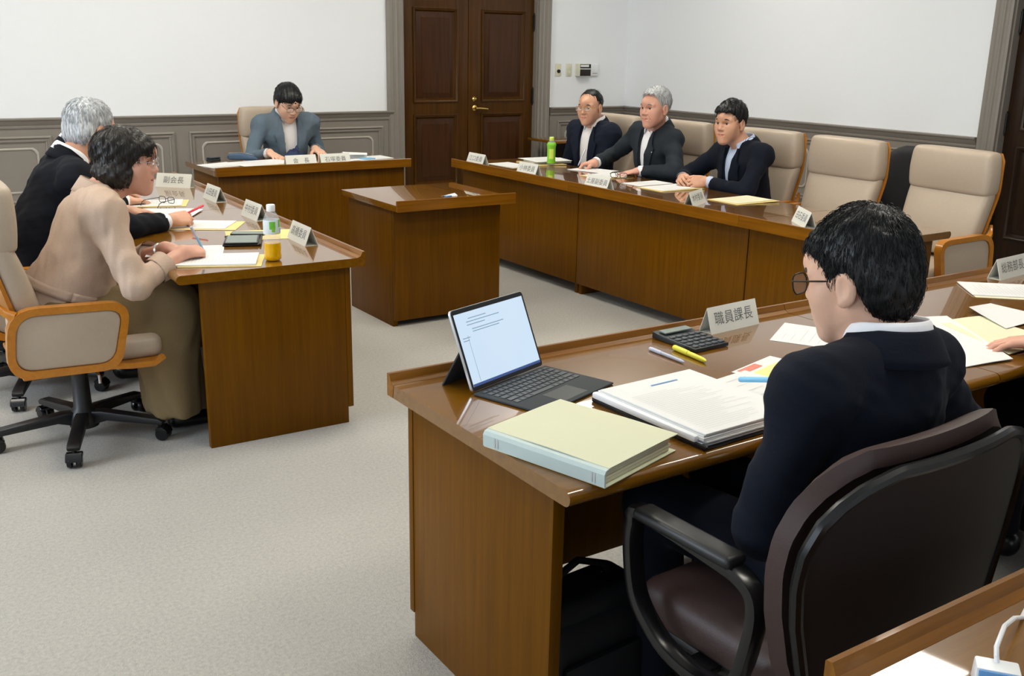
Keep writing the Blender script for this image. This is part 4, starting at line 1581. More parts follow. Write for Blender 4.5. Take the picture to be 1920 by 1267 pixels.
PM = dict(
    skin_a=skin_mat('skin_light', srgb(222, 176, 150)),
    skin_b=skin_mat('skin_tan', srgb(208, 156, 128)),
    skin_c=skin_mat('skin_ruddy', srgb(212, 158, 136)),
    lip=plain('lips', srgb(196, 130, 116), .45, noise=.05),
    brow=plain('eyebrow_hair', srgb(40, 34, 30), .7, noise=.1),
    brow_g=plain('grey_eyebrow_hair', srgb(120, 112, 106), .7, noise=.1),
    white=plain('eye_white', srgb(228, 224, 218), .25, noise=.02),
    iris=plain('dark_iris', srgb(26, 18, 14), .2, noise=.02),
    nail=plain('finger_nail', srgb(230, 190, 175), .3, noise=.02),
    navy=cloth_mat('navy_suit_wool', srgb(23, 29, 42)),
    navy2=cloth_mat('dark_navy_wool', srgb(17, 22, 33)),
    char=cloth_mat('charcoal_wool', srgb(40, 46, 52)),
    slate=cloth_mat('grey_blue_tweed', srgb(96, 110, 122), noise=.16, nscale=260),
    black=cloth_mat('black_wool', srgb(17, 19, 26)),
    trous=cloth_mat('dark_trouser_wool', srgb(18, 20, 30)),
    beige=cloth_mat('beige_linen', srgb(192, 168, 150), noise=.1, nscale=200),
    skirt=cloth_mat('olive_beige_linen', srgb(126, 108, 78), noise=.08, nscale=200),
    shirt=cloth_mat('white_shirt_cotton', srgb(238, 238, 242), .7, .015, 60, 0, .06),
    shirtb=stripe_mat('blue_striped_cotton', srgb(226, 232, 244), srgb(120, 146, 190), 40),
    shirtp=cloth_mat('pale_stripe_cotton', srgb(232, 228, 226), .7, .03, 60, 0, .06),
    hair_k=hair_mat('black_hair', srgb(6, 7, 9), srgb(24, 26, 28)),
    hair_b=hair_mat('brown_black_hair', srgb(16, 13, 12), srgb(44, 38, 34)),
    hair_g=hair_mat('silver_hair', srgb(150, 152, 154), srgb(214, 216, 216), .45),
    hair_s=hair_mat('salt_pepper_hair', srgb(128, 132, 136), srgb(220, 223, 226), .45),
    shoe=plain('black_shoe_leather', srgb(14, 14, 16), .3, noise=.05),
    stocking=plain('sheer_stocking', srgb(140, 110, 92), .6, noise=.05),
)


def head_field(f, H, F, s=1.0, jaw=1.0, nose=1.0, old=0.0):
    L = lambda x, y, z: H + s * (F[0] * x + F[1] * y + F[2] * z)
    E = lambda c, r, k=.02, mode='u': f.ell(L(*c), [q * s for q in r], F, k * s, mode)
    C = lambda a, b, ra, rb, k=.02, mode='u': f.rc(L(*a), L(*b), ra * s, rb * s, k * s, mode)
    E((0, -.014, .036), (.075, .095, .084))
    E((0, .022, .010), (.066, .070, .078), .03)
    E((0, .032, -.045), (.050 * jaw, .058, .066), .03)
    for q in (-1, 1):
        C((q * .043 * jaw, -.002, -.050), (q * .015, .062, -.098), .020, .017, .03)
        E((q * .040, .056, -.020), (.026, .026, .026), .03)
        E((q * .032 * jaw, .050, -.052), (.025, .028, .034), .03)
        C((q * .012, .088, .026), (q * .046, .073, .025), .0095, .009, .016)
    E((0, .076, -.100), (.022, .018, .017), .022)
    C((0, .082, .030), (0, .088, .045), .02, .024, .03)
    # nose
    C((0, .090, .014), (0, .106 * (1 + .03 * (nose - 1)), -.024), .0085, .0125 * nose, .012)
    for q in (-1, 1):
        E((q * .0125 * nose, .097, -.029), (.009, .011, .008), .008)
        # eye sockets
        E((q * .031, .101, .0045), (.0195, .021, .0105), .010, 's')
    # mouth mound and lips
    E((0, .078, -.062), (.030, .019, .026), .022)
    C((-.022, .0870, -.0570), (.022, .0870, -.0570), .0055, .0055, .008)
    C((0, .0910, -.0565), (0, .0910, -.0570), .006, .006, .010)
    C((-.018, .0880, -.0665), (.018, .0880, -.0665), .0065, .0065, .008)
    f.rc(L(-.025, .0950, -.0615), L(.025, .0950, -.0615), .0026 * s, .0022 * s, .004 * s, 's')
    for q in (-1, 1):
        # upper lids
        C((q * .019, .0845, .0112), (q * .046, .0765, .0105), .0042, .0040, .004)
        C((q * .021, .0820, -.0052), (q * .044, .0750, -.0042), .0036, .0036, .006)
        # ear
        E((q * .0785, -.010, -.006), (.0085, .021, .033), .006)
        E((q * .0875, -.006, -.002), (.0065, .012, .020), .005, 's')
        E((q * .079, -.002, -.032), (.007, .010, .010), .006)
        if old:
            f.rc(L(q * .026, .0935, -.036), L(q * .036, .083, -.066), .0025 * s, .0025 * s, .006 * s, 's')
    return L


class Person:
    pass


def bend(a, c, l1, l2, hint):
    """two-bone joint position"""
    a, c = np.array(a, float), np.array(c, float)
    d = c - a
    L = min(np.linalg.norm(d), (l1 + l2) * .995)
    u = unit(d)
    x = (l1 * l1 - l2 * l2 + L * L) / (2 * L)
    h = math.sqrt(max(0, l1 * l1 - x * x))
    n = hint - u * (hint @ u)
    return a + u * x + unit(n) * h


def hand_field(f, W, d, n, side, curls, spread=.1, thumb=(.62, .72, .15), tcurl=.3, s=1.0, elbow=None):
    """W wrist, d pointing direction, n palm normal; side=+1 right hand. curls: per finger (c1,c2,c3) radians"""
    d = unit(d)
    n = unit(n - d * (n @ d))
    t = np.cross(d, n) * side
    nails = []
    if elbow is not None:
        f.rc(elbow, W, .040 * s, .0285 * s, .02)
    f.rc(W, W + d * .03 * s, .026 * s, .026 * s, .02)
    FR = np.array([t, d, n])
    f.ell(W + d * .058 * s, (.040 * s, .052 * s, .0145 * s), FR, .015)
    f.ell(W + d * .035 * s + t * .022 * s + n * .006 * s, (.018 * s, .03 * s, .015 * s), FR, .012)
    lens = [(.040, .025, .020), (.044, .028, .021), (.041, .026, .021), (.032, .020, .018)]
    offs = [.029, .0098, -.0098, -.0285]
    base = [.092, .096, .092, .083]
    for i in range(4):
        p = W + d * base[i] * s + t * offs[i] * s
        f.rc(W + d * .05 * s + t * offs[i] * .75 * s, p, .0135 * s, .0105 * s, .010)
        ang = 0
        dd = unit(d + t * spread * (1.2 - .8 * i))
        r0 = .0096 - (.0012 if i == 3 else 0)
        for j in range(3):
            ang += curls[i][j]
            v = dd * math.cos(ang) + n * math.sin(ang)
            q = p + v * lens[i][j] * s
            f.rc(p, q, r0 * s, (r0 - .0009) * s, .004)
            r0 -= .0009
            p = q
    v = unit(d * thumb[0] + t * thumb[1] + n * thumb[2])
    p = W + d * .022 * s + t * .020 * s + n * .004 * s
    for j, (L_, r0, r1) in enumerate(((.042, .0145, .0115), (.032, .0112, .0100), (.026, .0100, .0082))):
        q = p + v * L_ * s
        f.rc(p, q, r0 * s, r1 * s, .008)
        p = q
        v = unit(v + (d * .9 - t * .6) * tcurl + n * .15 * tcurl)


REST = [(.25, .35, .25), (.22, .38, .28), (.25, .42, .3), (.3, .45, .3)]
FLAT = [(.12, .15, .1)] * 4
FIST = [(1.0, 1.25, .7), (1.1, 1.35, .8), (1.15, 1.4, .8), (1.2, 1.4, .8)]
GRIP = [(.75, .75, .35), (.85, 1.0, .5), (1.0, 1.25, .7), (1.1, 1.3, .7)]


def strands(Vh, Nh, norm, flow, count, length, rad, seed, lift=.12):
    """short tapered hair strands lying on the hair surface; flow gives the comb direction"""
    rn = np.random.RandomState(seed)
    pick = rn.randint(0, len(Vh), count)
    Vs, Fs = [], []
    base = 0
    for i in pick:
        p = Vh[i] + rn.normal(size=3) * .002
        nrm = Nh[i]
        fl = flow(Vh[i])
        fl = fl - nrm * (fl @ nrm)
        fl = unit(fl + rn.normal(size=3) * .12)
        L = length * rn.uniform(.6, 1.25)
        side = unit(np.cross(fl, nrm))
        pts = [p - nrm * .003, p + fl * L * .35 + nrm * lift * L * .18, p + fl * L * .7 + nrm * lift * L * .12, p + fl * L - nrm * L * .03]
        e0 = norm(p)[0]
        for k in (1, 2, 3):
            e, cc = norm(pts[k])
            pts[k] = cc + (pts[k] - cc) * (e0 * (1.012, 1.02, 1.0)[k - 1] / e)
        rs = [rad, rad, rad * .7, rad * .08]
        for q, r in zip(pts, rs):
            Vs += [q + side * r, q - side * r * .5 + nrm * r * .87, q - side * r * .5 - nrm * r * .87]
        for k in range(3):
            a = base + k * 3
            for j in range(3):
                Fs.append((a + j, a + (j + 1) % 3, a + 3 + (j + 1) % 3, a + 3 + j))
        base += 12
    return np.array(Vs), np.array(Fs)


def normals_of(V, F):
    n = np.cross(V[F[:, 2]] - V[F[:, 0]], V[F[:, 3]] - V[F[:, 1]])
    N = np.zeros_like(V)
    for k in range(4):
        np.add.at(N, F[:, k], n)
    return N / (np.linalg.norm(N, axis=1)[:, None] + 1e-12)


def ring_strip(C, F, prof, a0, a1, rx, ry, n=36, taper=None, th=.002):
    """collar band round a neck: prof(angle_deg) -> list of (dr, dz); angle 0 = forward, 180 = back"""
    b = MB()
    def f(u, v):
        a = a0 + (a1 - a0) * u
        pr = prof(a)
        k = v * (len(pr) - 1)
        i = min(int(k), len(pr) - 2)
        t = k - i
        dr = pr[i][0] * (1 - t) + pr[i + 1][0] * t
        dz = pr[i][1] * (1 - t) + pr[i + 1][1] * t
        p = C + F[0] * math.sin(R(a)) * (rx + dr) + F[1] * math.cos(R(a)) * (ry + dr) + F[2] * dz
        return Vector(p)
    b.grid(f, n, (len(prof(180)) - 1) * 3, th)
    return b


def person(spec):
    S = dict(seat=.47, sw=.185, hs=1.04, jaw=1.0, nose=1.0, old=0, skin='skin_a', hair='hair_k', jacket='navy', shirt='shirt', trousers='trous', brow='brow',
             vtop=.075, vbot=.012, vlen=.30, glasses=None, legs=True, bulk=1.0, body_pitch=None, woman=False, headroll=0.0, cuffs=True, sleeve=.93, ripple=.0035, hairline=None, hair_r=(.082, .104, .092), hair_c=(0, -.014, .040), strands=(900, .03, .0007), seed=1, lapel=True)
    S.update(spec)
    rootp = vec(S['pelvis'][0], S['pelvis'][1], 0)
    root = thing('person', S['label'], 'person', tuple(rootp))
    P = vec(*S['pelvis'])
    N = vec(*S['neck'])
    H = vec(*S['head'])
    B = frame3(S['az'])
    spine = unit(N - P)
    fw = unit(B[1] - spine * (B[1] @ spine))
    T = np.array([unit(np.cross(fw, spine)), fw, spine])      # torso frame
    Lt = np.linalg.norm(N - P)
    HF = frame3(S['haz'], S['hpitch'], S['headroll'])
    bk = S['bulk']
    sh = [N + T[0] * q * S['sw'] - T[2] * .058 + T[1] * S.get('shf', .012) for q in (1, -1)]
    # arms
    wr, el = [], []
    for i, q in enumerate((1, -1)):
        w = vec(*S['hands'][i]['w'])
        hint = S['hands'][i].get('hint')
        hint = vec(*hint) if hint is not None else (-vec(0, 0, 1) * .9 + T[0] * q * .45 - T[1] * .25)
        wr.append(w)
        el.append(bend(sh[i], w, .285, .255, hint))
    put = lambda nm, me, par=root, ang=180: link_mesh(nm, me, par, angle=ang)
    loc = lambda V: V - rootp

    def torso(f, off, k=.05, pad=False):
        g = lambda a, c, r, kk=k: f.ell(P + T[0] * a[0] + T[1] * a[1] + T[2] * a[2], [x + off for x in r], T, kk)
        g((0, .0, .0), 0, (.165 * bk, .125 * bk, .12))
        g((0, .012, Lt * .30), 0, (.150 * bk, .118 * bk, .15))
        g((0, .016, Lt * .56), 0, (.160 * bk, .118 * bk, .16))
        g((0, .0, Lt * .78), 0, (.155 * bk, .100 * bk, .11))
        for i, q in enumerate((1, -1)):
            f.rc(N + T[0] * q * .04 - T[2] * .018, sh[i] + T[2] * .012, .048 + off, .052 + off, .05)
            f.rc(sh[i] - T[2] * .05 + T[1] * .02 - T[0] * q * .05, sh[i], .06 + off, .055 + off, .05)
            if pad:
                f.rc(N + T[0] * q * .095 - T[2] * .014 - T[1] * .012, sh[i] + T[2] * .034 + T[0] * q * .012 - T[1] * .012, .038, .030, .03)

    # ---- skin body: head, neck, hands fine; trunk and limbs coarse
    pieces = []
    m = .15
    f = Field(H - vec(.135, .135, .22), H + vec(.135, .135, .145), .0031)
    L = head_field(f, H, HF, S['hs'], S['jaw'], S['nose'], S['old'])
    hs = S['hs']
    f.rc(L(0, -.022, -.045), N + T[2] * .0 - T[1] * .004, .052 * hs, .058, .03)
    f.rc(L(0, .012, -.080), N + T[1] * .010 - T[2] * .01, .03 * hs, .045, .03)
    pieces.append(f.mesh())
    nh = len(pieces[0][1])
    for i, q in enumerate((1, -1)):
        hd = S['hands'][i]
        if hd.get('skip'):
            continue
        w = wr[i]
        e0 = el[i] if S['woman'] else w + (el[i] - w) * .35
        lo = np.minimum(w, e0) - .05
        hi = np.maximum(w, e0) + .05
        d = unit(vec(*hd.get('d', tuple(w - el[i]))))
        tip = w + d * .2
        lo, hi = np.minimum(lo, tip - .07), np.maximum(hi, tip + .07)
        lo, hi = np.minimum(lo, w - .11), np.maximum(hi, w + .11)
        f = Field(lo, hi, .0034)
        hand_field(f, w, d, vec(*hd.get('n', (0, 0, -1))), q, hd.get('c', REST), hd.get('spread', .1), hd.get('thumb', (.62, .72, .15)), hd.get('tc', .3), hd.get('s', 1.0), e0)
        pieces.append(f.mesh())
    allp = np.array([P, N, *sh, *el, *wr])
    f = Field(allp.min(0) - .2, allp.max(0) + .2, .014)
    torso(f, -.022)
    for i in range(2):
        f.rc(sh[i], el[i], .048, .040, .03)
        f.rc(el[i], wr[i], .038, .026, .02)
    pieces.append(f.mesh())
    Vs, Fs, o = [], [], 0
    for V_, F_ in pieces:
        Vs.append(V_)
        Fs.append(F_ + o)
        o += len(V_)
    V_, F_ = np.concatenate(Vs), np.concatenate(Fs)
    cen = V_[F_].mean(1)
    loc_h = (cen - H) @ HF.T / hs
    lipm = (np.abs(loc_h[:, 0]) < .0255 - np.abs(loc_h[:, 2] + .0615) * 1.2) & (np.abs(loc_h[:, 2] + .0615) < .0075) & (loc_h[:, 1] > .07)
    put('body', np_mesh('body', loc(V_), F_, [PM[S['skin']], PM['lip']], lipm.astype(int)))
    # eyes and brows
    for q in (-1, 1):
        b = MB()
        c = L(q * .0318, .0742, .0032)
        fr = Matrix(((HF[0][0], HF[1][0], HF[2][0], c[0] - rootp[0]), (HF[0][1], HF[1][1], HF[2][1], c[1] - rootp[1]), (HF[0][2], HF[1][2], HF[2][2], c[2]), (0, 0, 0, 1)))
        b.lathe([(0, -.0115 * hs), (.006 * hs, -.0098 * hs), (.0115 * hs, 0), (.006 * hs, .0098 * hs), (0, .0115 * hs)], 14, fr @ Matrix.Rotation(-PI / 2, 4, 'X'))
        b.lathe([(.0058 * hs, .0100 * hs), (.0056 * hs, .0108 * hs), (0, .0121 * hs)], 14, fr @ Matrix.Rotation(-PI / 2, 4, 'X'), 1)
        b.build('eye', [PM['white'], PM['iris']], root, angle=180)
        lash = [L(q * x, y, z) - rootp for x, y, z in ((.0185, .0868, .0072), (.026, .0880, .0088), (.037, .0848, .0086), (.0465, .0790, .0062))]
        MB().tube([tuple(p) for p in lash], [.0008, .0014, .0014, .0009], 6).build('eyelashes', PM['brow'], root)
        pts = [L(q * x, y, z) - rootp for x, y, z in ((.013, .0992, .0262), (.024, .0982, .0300), (.036, .0930, .0305), (.047, .0845, .0260))]
        MB().tube([tuple(p) for p in pts], [.0030, .0042, .0040, .0018], 6).build('eyebrow', PM[S['brow']], root)
    # ---- hair
    hl = S['hairline']
    f = Field(H - vec(.15, .15, .17), H + vec(.15, .15, .17), .0042)
    for c, r in S.get('hair_blobs', [(S['hair_c'], S['hair_r'])]):
        f.ell(L(*c), [x * hs for x in r], HF, .02)
    f.ripple(.0016, 190, S['seed'], (1, 1, .3))
    ya, za = np.array(hl[0]), np.array(hl[1])
    def cutfn(X, Y, Z):
        px, py, pz = X - H[0], Y - H[1], Z - H[2]
        lx, ly, lz = [(HF[i][0] * px + HF[i][1] * py + HF[i][2] * pz) / hs for i in range(3)]
        zl = np.interp(ly, ya, za).astype(f32)
        zl = zl + (.0035 * np.sin(210 * lx + 3 * S['seed']) + .003 * np.sin(390 * lx + 200 * ly + S['seed'])).astype(f32)
        if 'temple' in S:      # receding temples: hairline rises away from the centre
            zl = zl + S['temple'] * np.clip(1 - np.abs(np.abs(lx) - .035) / .03, 0, 1) * np.clip((ly - .02) / .04, 0, 1)
        if 'crown' in S:
            zl = np.maximum(zl, np.where((np.abs(lx) < S['crown'][0]) & (ly > S['crown'][1]), .2, -1))
        v = (lz - zl) * .75
        return v * hs
    f.func(H - .15, H + .15, lambda X, Y, Z: -cutfn(X, Y, Z), 0, 's') if False else None
    q_ = f.blk(H - .16, H + .16)
    f.d[q_[0]] = np.maximum(f.d[q_[0]], -cutfn(*q_[1:]).astype(f32))
    Vh, Fh = f.mesh()
    Vh, Fh = main_piece(Vh, Fh)
    Vh = relax(Vh, Fh, 1, .4)
    Nh = normals_of(Vh, Fh)
    whorl = L(*S.get('whorl', (.012, -.055, .115)))
    dn = -HF[2]
    hdir = S.get('comb', (0, 0, -1))
    cd = HF[0] * hdir[0] + HF[1] * hdir[1] + HF[2] * hdir[2]
    def flow(p):
        return unit(p - whorl) * .8 + cd * .6
    cnt, ln, rd = S['strands']
    okv = ((Vh - H) @ HF.T)
    loz = np.interp(okv[:, 1] / hs, ya, za) * hs
    good = (okv[:, 2] > loz + .008)
    if cnt:
        hb = S.get('hair_blobs', [(S['hair_c'], S['hair_r'])])[0]
        hc, hr = L(*hb[0]), np.array(hb[1]) * hs
        def norm(p):
            return np.linalg.norm((HF @ (p - hc)) / hr), hc
        Vt, Ft = strands(Vh[good], Nh[good], norm, flow, cnt, ln, rd, S['seed'])
        Vh, Fh = np.concatenate([Vh, Vt]), np.concatenate([Fh, Ft + len(Vh)])
    put('hair', np_mesh('hair', loc(Vh), Fh, [PM[S['hair']]]))
    # ---- shirt
    top = N + T[2] * .0
    lo, hi = np.minimum(np.minimum(P, N), np.minimum(*sh)) - .2, np.maximum(np.maximum(P, N), np.maximum(*sh)) + .2
    if S['shirt']:
        f = Field(lo, hi, .010)
        torso(f, -.004)
        f.rc(L(0, -.02, -.05), N, .050, .058, 0, 's')
        V_, F_ = f.mesh()
        shirt = put('shirt', np_mesh('shirt', loc(V_), F_, [PM[S['shirt']]]))
        # collar: stand plus turned-down leaf, open at the front
        NF = np.array([T[0], T[1], T[2]])
        hv = unit(H - N)
        up = unit(T[2] + hv * .7)
        rt = T[0]
        fd = unit(np.cross(up, rt))
        CF = np.array([rt, fd, up])
        Cc = N + T[2] * S.get('cz', .036) - T[1] * .004 - rootp
        def prof(a):
            k = max(0, math.cos(R(a)))          # 1 at the front
            kk = k ** 2
            return [(-.004, -.012 - .015 * kk), (.000, .022 - .02 * kk), (.005, .028 - .022 * kk), (.010, .020 - .025 * kk), (.016 + .012 * kk, -.012 - .058 * k ** 3)]
        cb = ring_strip(Cc, CF, prof, 22, 338, .065, .072, 44, th=.0025)
        cb.build('shirt_collar', PM[S['shirt']], shirt, angle=180)
        if S.get('placket', True):
            pass
    # ---- jacket
    f = Field(allp.min(0) - .2, allp.max(0) + .2, S.get('jres', .0085))
    torso(f, .013 * bk, .045, not S['woman'])
    for i, q in enumerate((1, -1)):
        f.rc(sh[i], el[i], .064, .053, S.get('ak', .03))
        f.rc(el[i] , wr[i], .052, .042, .02, cut=S['sleeve'])
        if S.get('peplum'):
            pass
    if S.get('peplum'):
        f.rc(P - T[2] * .02, P + T[2] * .04, .19, .165, .05)
        f.rc(P - T[2] * .02 + T[1] * .10, P + T[2] * .04 + T[1] * .05, .15, .13, .05)
    f.ripple(S['ripple'], 26, S['seed'] + 7)
    f.ripple(S['ripple'] * .45, 70, S['seed'] + 11)
    if S['woman']:
        f.ripple(.0016, 95, S['seed'] + 13, (1, 1, .35))
    # neck hole
    f.rc(N - T[2] * .03, L(0, -.02, -.04), .058, .060, .01, 's')
    f.rc(N + T[1] * .05 + T[2] * .005, N + T[1] * .12 + T[2] * .05, .045, .06, .01, 's')
    if S['lapel'] is not None:
        vt, vb, vl = S['vtop'], S['vbot'], S['vlen']
        def wedge(X, Y, Z):
            px, py, pz = X - N[0], Y - N[1], Z - N[2]
            a, b_, c = [T[i][0] * px + T[i][1] * py + T[i][2] * pz for i in range(3)]
            w = np.interp(-c, [-.1, 0, vl, vl + .02, 1.0], [vt, vt, vb, vb, vb + S.get('vopen', 0.0)]).astype(f32)
            return np.maximum(np.abs(a) - w, .03 - b_)
        f.func(allp.min(0) - .2, allp.max(0) + .2, wedge, .004, 's')
    # flat hem below the seat line
    V_, F_ = f.mesh()
    V_ = relax(V_, F_, 1, .4)
    jm = np_mesh('jacket', loc(V_), F_, [PM[S['jacket']]])
    jk = put('jacket', jm)
    bv = BVHTree.FromPolygons([tuple(v) for v in loc(V_)], [tuple(q) for q in F_])
    Nl = N - rootp

    def on_front(a, c, off):
        o = Vector(Nl + T[0] * a + T[2] * c + T[1] * .5)
        hit = bv.ray_cast(o, Vector(-T[1]))
        if hit[0] is None or (np.array(hit[0]) - Nl) @ T[1] > .155:
            return None
        return hit[0] + Vector(T[1]) * off * .6 + hit[1] * off * .4

    def patch(name, inner, outer, mat, off=.015, nu=18, nv=6, par=jk):
        """strip laid on the jacket front between two (a,c) curves"""
        pts = {}
        last = None
        for i in range(nu + 1):
            for j in range(nv + 1):
                u, v = i / nu, j / nv
                ai, ci = inner(u)
                ao, co = outer(u)
                p = on_front(ai + (ao - ai) * v, ci + (co - ci) * v, off)
                if p is None:
                    if (i - 1, j) in pts:
                        p = pts[(i - 1, j)] - Vector(T[2]) * .012
                    else:
                        p = last
                if p is None:
                    return
                last = p
                pts[(i, j)] = p
        # pull outliers that fell into the opening
        t = bmesh.new()
        VV = {k: t.verts.new(p) for k, p in pts.items()}
        for i in range(nu):
            for j in range(nv):
                t.faces.new((VV[(i, j)], VV[(i + 1, j)], VV[(i + 1, j + 1)], VV[(i, j + 1)]))
        bmesh.ops.recalc_face_normals(t, faces=t.faces)
        bmesh.ops.solidify(t, geom=list(t.faces), thickness=.008)
        b = MB()
        b._merge(t)
        return b.build(name, mat, par, angle=60)

    if S['lapel']:
        for q in (-1, 1):
            inn = lambda u: (q * (S['vtop'] + .004 + (S['vbot'] - S['vtop']) * u), -.0 - S['vlen'] * u)
            def out(u):
                w = float(np.interp(u, [0, .20, .25, .27, .6, 1], [.014, .040, .040, .068, .046, .008]))
                return (q * (S['vtop'] + .004 + (S['vbot'] - S['vtop']) * u + w), -.0 - S['vlen'] * u + (.02 if u < .27 else 0) * 0)
            patch('lapel', inn, out, PM[S['jacket']])
    # jacket collar round the back of the neck
    if S.get('jcollar', True):
        hv = unit(H - N)
        up = unit(T[2] + hv * .35)
        fd = unit(np.cross(up, T[0]))
        CF = np.array([T[0], fd, up])
        Cj = N + T[2] * (S.get('cz', .036) - .013) - T[1] * .004 - rootp
        def profj(a):
            k = max(0, math.cos(R(a)) + .35)
            j = S.get('jfl', 1.0)
            return [(.000, -.02 - .03 * k), (.004 * j, .026 - .02 * k), (.010 * j, .031 - .02 * k), (.020 * j, .018 - .02 * k), ((.044 + .01 * k) * j, -.034 - .04 * k)]
        ring_strip(Cj, CF, profj, 62, 298, .076, .077, 40, th=.004).build('jacket_collar', PM[S['jacket']], jk, angle=180)
    if S.get('badge'):
        p = on_front(*S['badge'], .012)
        if p:
            MB().lathe([(0, 0), (.006, 0), (.005, .003), (0, .0035)], 12, Matrix.Translation(p) @ Vector(T[1]).to_track_quat('Z', 'Y').to_matrix().to_4x4()).build('lapel_badge', M['chrome'], jk)
    # cuffs
    if S['cuffs']:
        for i in range(2):
            if S['hands'][i].get('skip'):
                continue
            d = unit(wr[i] - el[i])
            a = el[i] + (wr[i] - el[i]) * (S['sleeve'] - .03) - rootp
            b = MB()
            b.tube([tuple(a), tuple(a + d * .022), tuple(a + d * .032)], [.039, .038, .037], 18, cap=False)
            b.tube([tuple(a), tuple(a + d * .022), tuple(a + d * .032)], [.036, .035, .035], 18, cap=False)
            b.build('shirt_cuff', PM[S['shirt'] or 'shirt'], jk, angle=180)
    if S.get('watch') is not None:
        i = S['watch']
        d = unit(vec(*S['hands'][i].get('d', tuple(wr[i] - el[i]))))
        dd = unit(wr[i] - el[i])
        c = wr[i] - dd * S.get('watch_off', .002) - rootp
        x = unit(np.cross(dd, vec(0, 0, 1)))
        z = np.cross(x, dd)
        ring = [tuple(c + x * .030 * math.cos(a) + z * .028 * math.sin(a)) for a in np.linspace(0, 2 * PI, 25)[:-1]]
        wt = MB()
        wt.tube(ring, .0055, 6, True, sq=(1, .4))
        w_ = wt.build('wrist_watch', M['chrome'], root)
        side = x * S.get('watch_side', -.8) + z * .6
        side = unit(side)
        MB().lathe([(0, 0), (.015, 0), (.016, .004), (.014, .007), (0, .007)], 18, Matrix.Translation(Vector(c + side * .027)) @ Vector(side).to_track_quat('Z', 'Y').to_matrix().to_4x4()).build('watch_dial', M['lcd'], w_)
    # glasses
    if S['glasses']:
        wire, rr, w_, h_ = S['glasses']
        c = L(0, .110, .003 + S.get('gdrop', 0)) - rootp
        k = hs
        M4 = Matrix(((HF[0][0] * k, HF[1][0] * k, HF[2][0] * k, c[0]), (HF[0][1] * k, HF[1][1] * k, HF[2][1] * k, c[1]), (HF[0][2] * k, HF[1][2] * k, HF[2][2] * k, c[2]), (0, 0, 0, 1)))
        spectacles(root, 'glasses', None, M4, wire, rr, w_, h_, .018, .128)
    # legs
    if S['legs'] and not S['woman']:
        hip = [P + B[0] * q * .085 - vec(0, 0, .02) for q in (1, -1)]
        kn = [h + B[1] * S.get('thigh', .40) + B[0] * q * .03 + vec(0, 0, .01) for h, q in zip(hip, (1, -1))]
        an = [vec(k[0], k[1], .09) - B[1] * S.get('shin', .02) for k in kn]
        pts = np.array(hip + kn + an)
        f = Field(pts.min(0) - .15, pts.max(0) + .15, .012)
        for i in range(2):
            f.rc(hip[i], kn[i], .092, .072, .05)
            f.rc(kn[i], an[i], .072, .058, .03, cut=1.0)
        f.ripple(.003, 30, S['seed'] + 3)
        V_, F_ = f.mesh()
        put('trousers', np_mesh('trousers', loc(V_), F_, [PM[S['trousers']]]))
        for i in range(2):
            f = Field(an[i] - vec(.2, .2, .1), an[i] + vec(.2, .2, .06), .008)
            f.rc(vec(an[i][0], an[i][1], .055) - B[1] * .03, vec(an[i][0], an[i][1], .036) + B[1] * .15, .044, .034, .02)
            f.func(an[i] - vec(.2, .2, .1), vec(an[i][0] + .2, an[i][1] + .2, .03), lambda X, Y, Z: (Z - .002) + 0 * X + 0 * Y, 0, 's')
            V_, F_ = f.mesh()
            put('shoe', np_mesh('shoe', loc(V_), F_, [PM['shoe']]))
    pr = Person()
    pr.root, pr.L, pr.T, pr.B, pr.P, pr.N, pr.wr, pr.el, pr.HF, pr.rootp, pr.put, pr.on_front, pr.jk = root, L, T, B, P, N, wr, el, HF, rootp, put, on_front, jk
    return pr


# hairlines: arrays of (forward, height) in head space
HL_MALE = ([-.13, -.075, -.055, -.035, -.015, .006, .014, .024, .034, .05, .075, .12], [-.082, -.078, -.066, .0, .026, .018, -.022, -.020, .03, .058, .074, .078])
HL_HIGH = ([-.13, -.075, -.055, -.035, -.015, .006, .014, .022, .030, .045, .07, .12], [-.082, -.078, -.066, .0, .026, .018, -.018, -.016, .04, .086, .105, .11])
HL_BOB = ([-.14, -.10, -.03, .02, .035, .045, .058, .075, .09, .13], [-.100, -.098, -.094, -.090, -.060, -.005, .022, .030, .034, .036])

desk_z = TOP
# chairman
person(dict(label='man with black fringe, glasses and grey-blue jacket reading behind the chairman desk', seed=11, pelvis=(2.93, 7.66, .53), neck=(2.915, 7.56, .985), head=(2.905, 7.475, 1.092), az=-92, haz=-84, hpitch=26,
            jacket='slate', shirt='shirtp', hair='hair_k', hs=1.10, sw=.195, bulk=1.02, vtop=.062, vbot=.040, vlen=.34, vopen=.02, lapel=True, sleeve=.93,
            hands=[dict(w=(2.665, 7.265, .742), d=(.15, -1, -.18), n=(0, -.15, -1), c=[(.2, .5, .3)] * 4, hint=(-.42, .5, -.6)), dict(w=(3.085, 7.40, .742), d=(.05, -1, -.16), n=(0, -.15, -1), c=[(.25, .55, .3)] * 4, hint=(.40, .5, -.6))],
            hairline=([-.13, -.075, -.055, -.035, -.015, .006, .014, .024, .034, .05, .07, .09, .12], [-.07, -.066, -.06, -.0, .02, .012, -.02, -.022, .012, .03, .042, .046, .046]),
            hair_blobs=[((0, -.012, .042), (.086, .106, .094)), ((0, .05, .062), (.07, .055, .05)), ((0, -.04, .0), (.084, .075, .07))], strands=(1200, .035, .0009), comb=(0, .3, -1), glasses=('iron', .0012, .05, .032)))
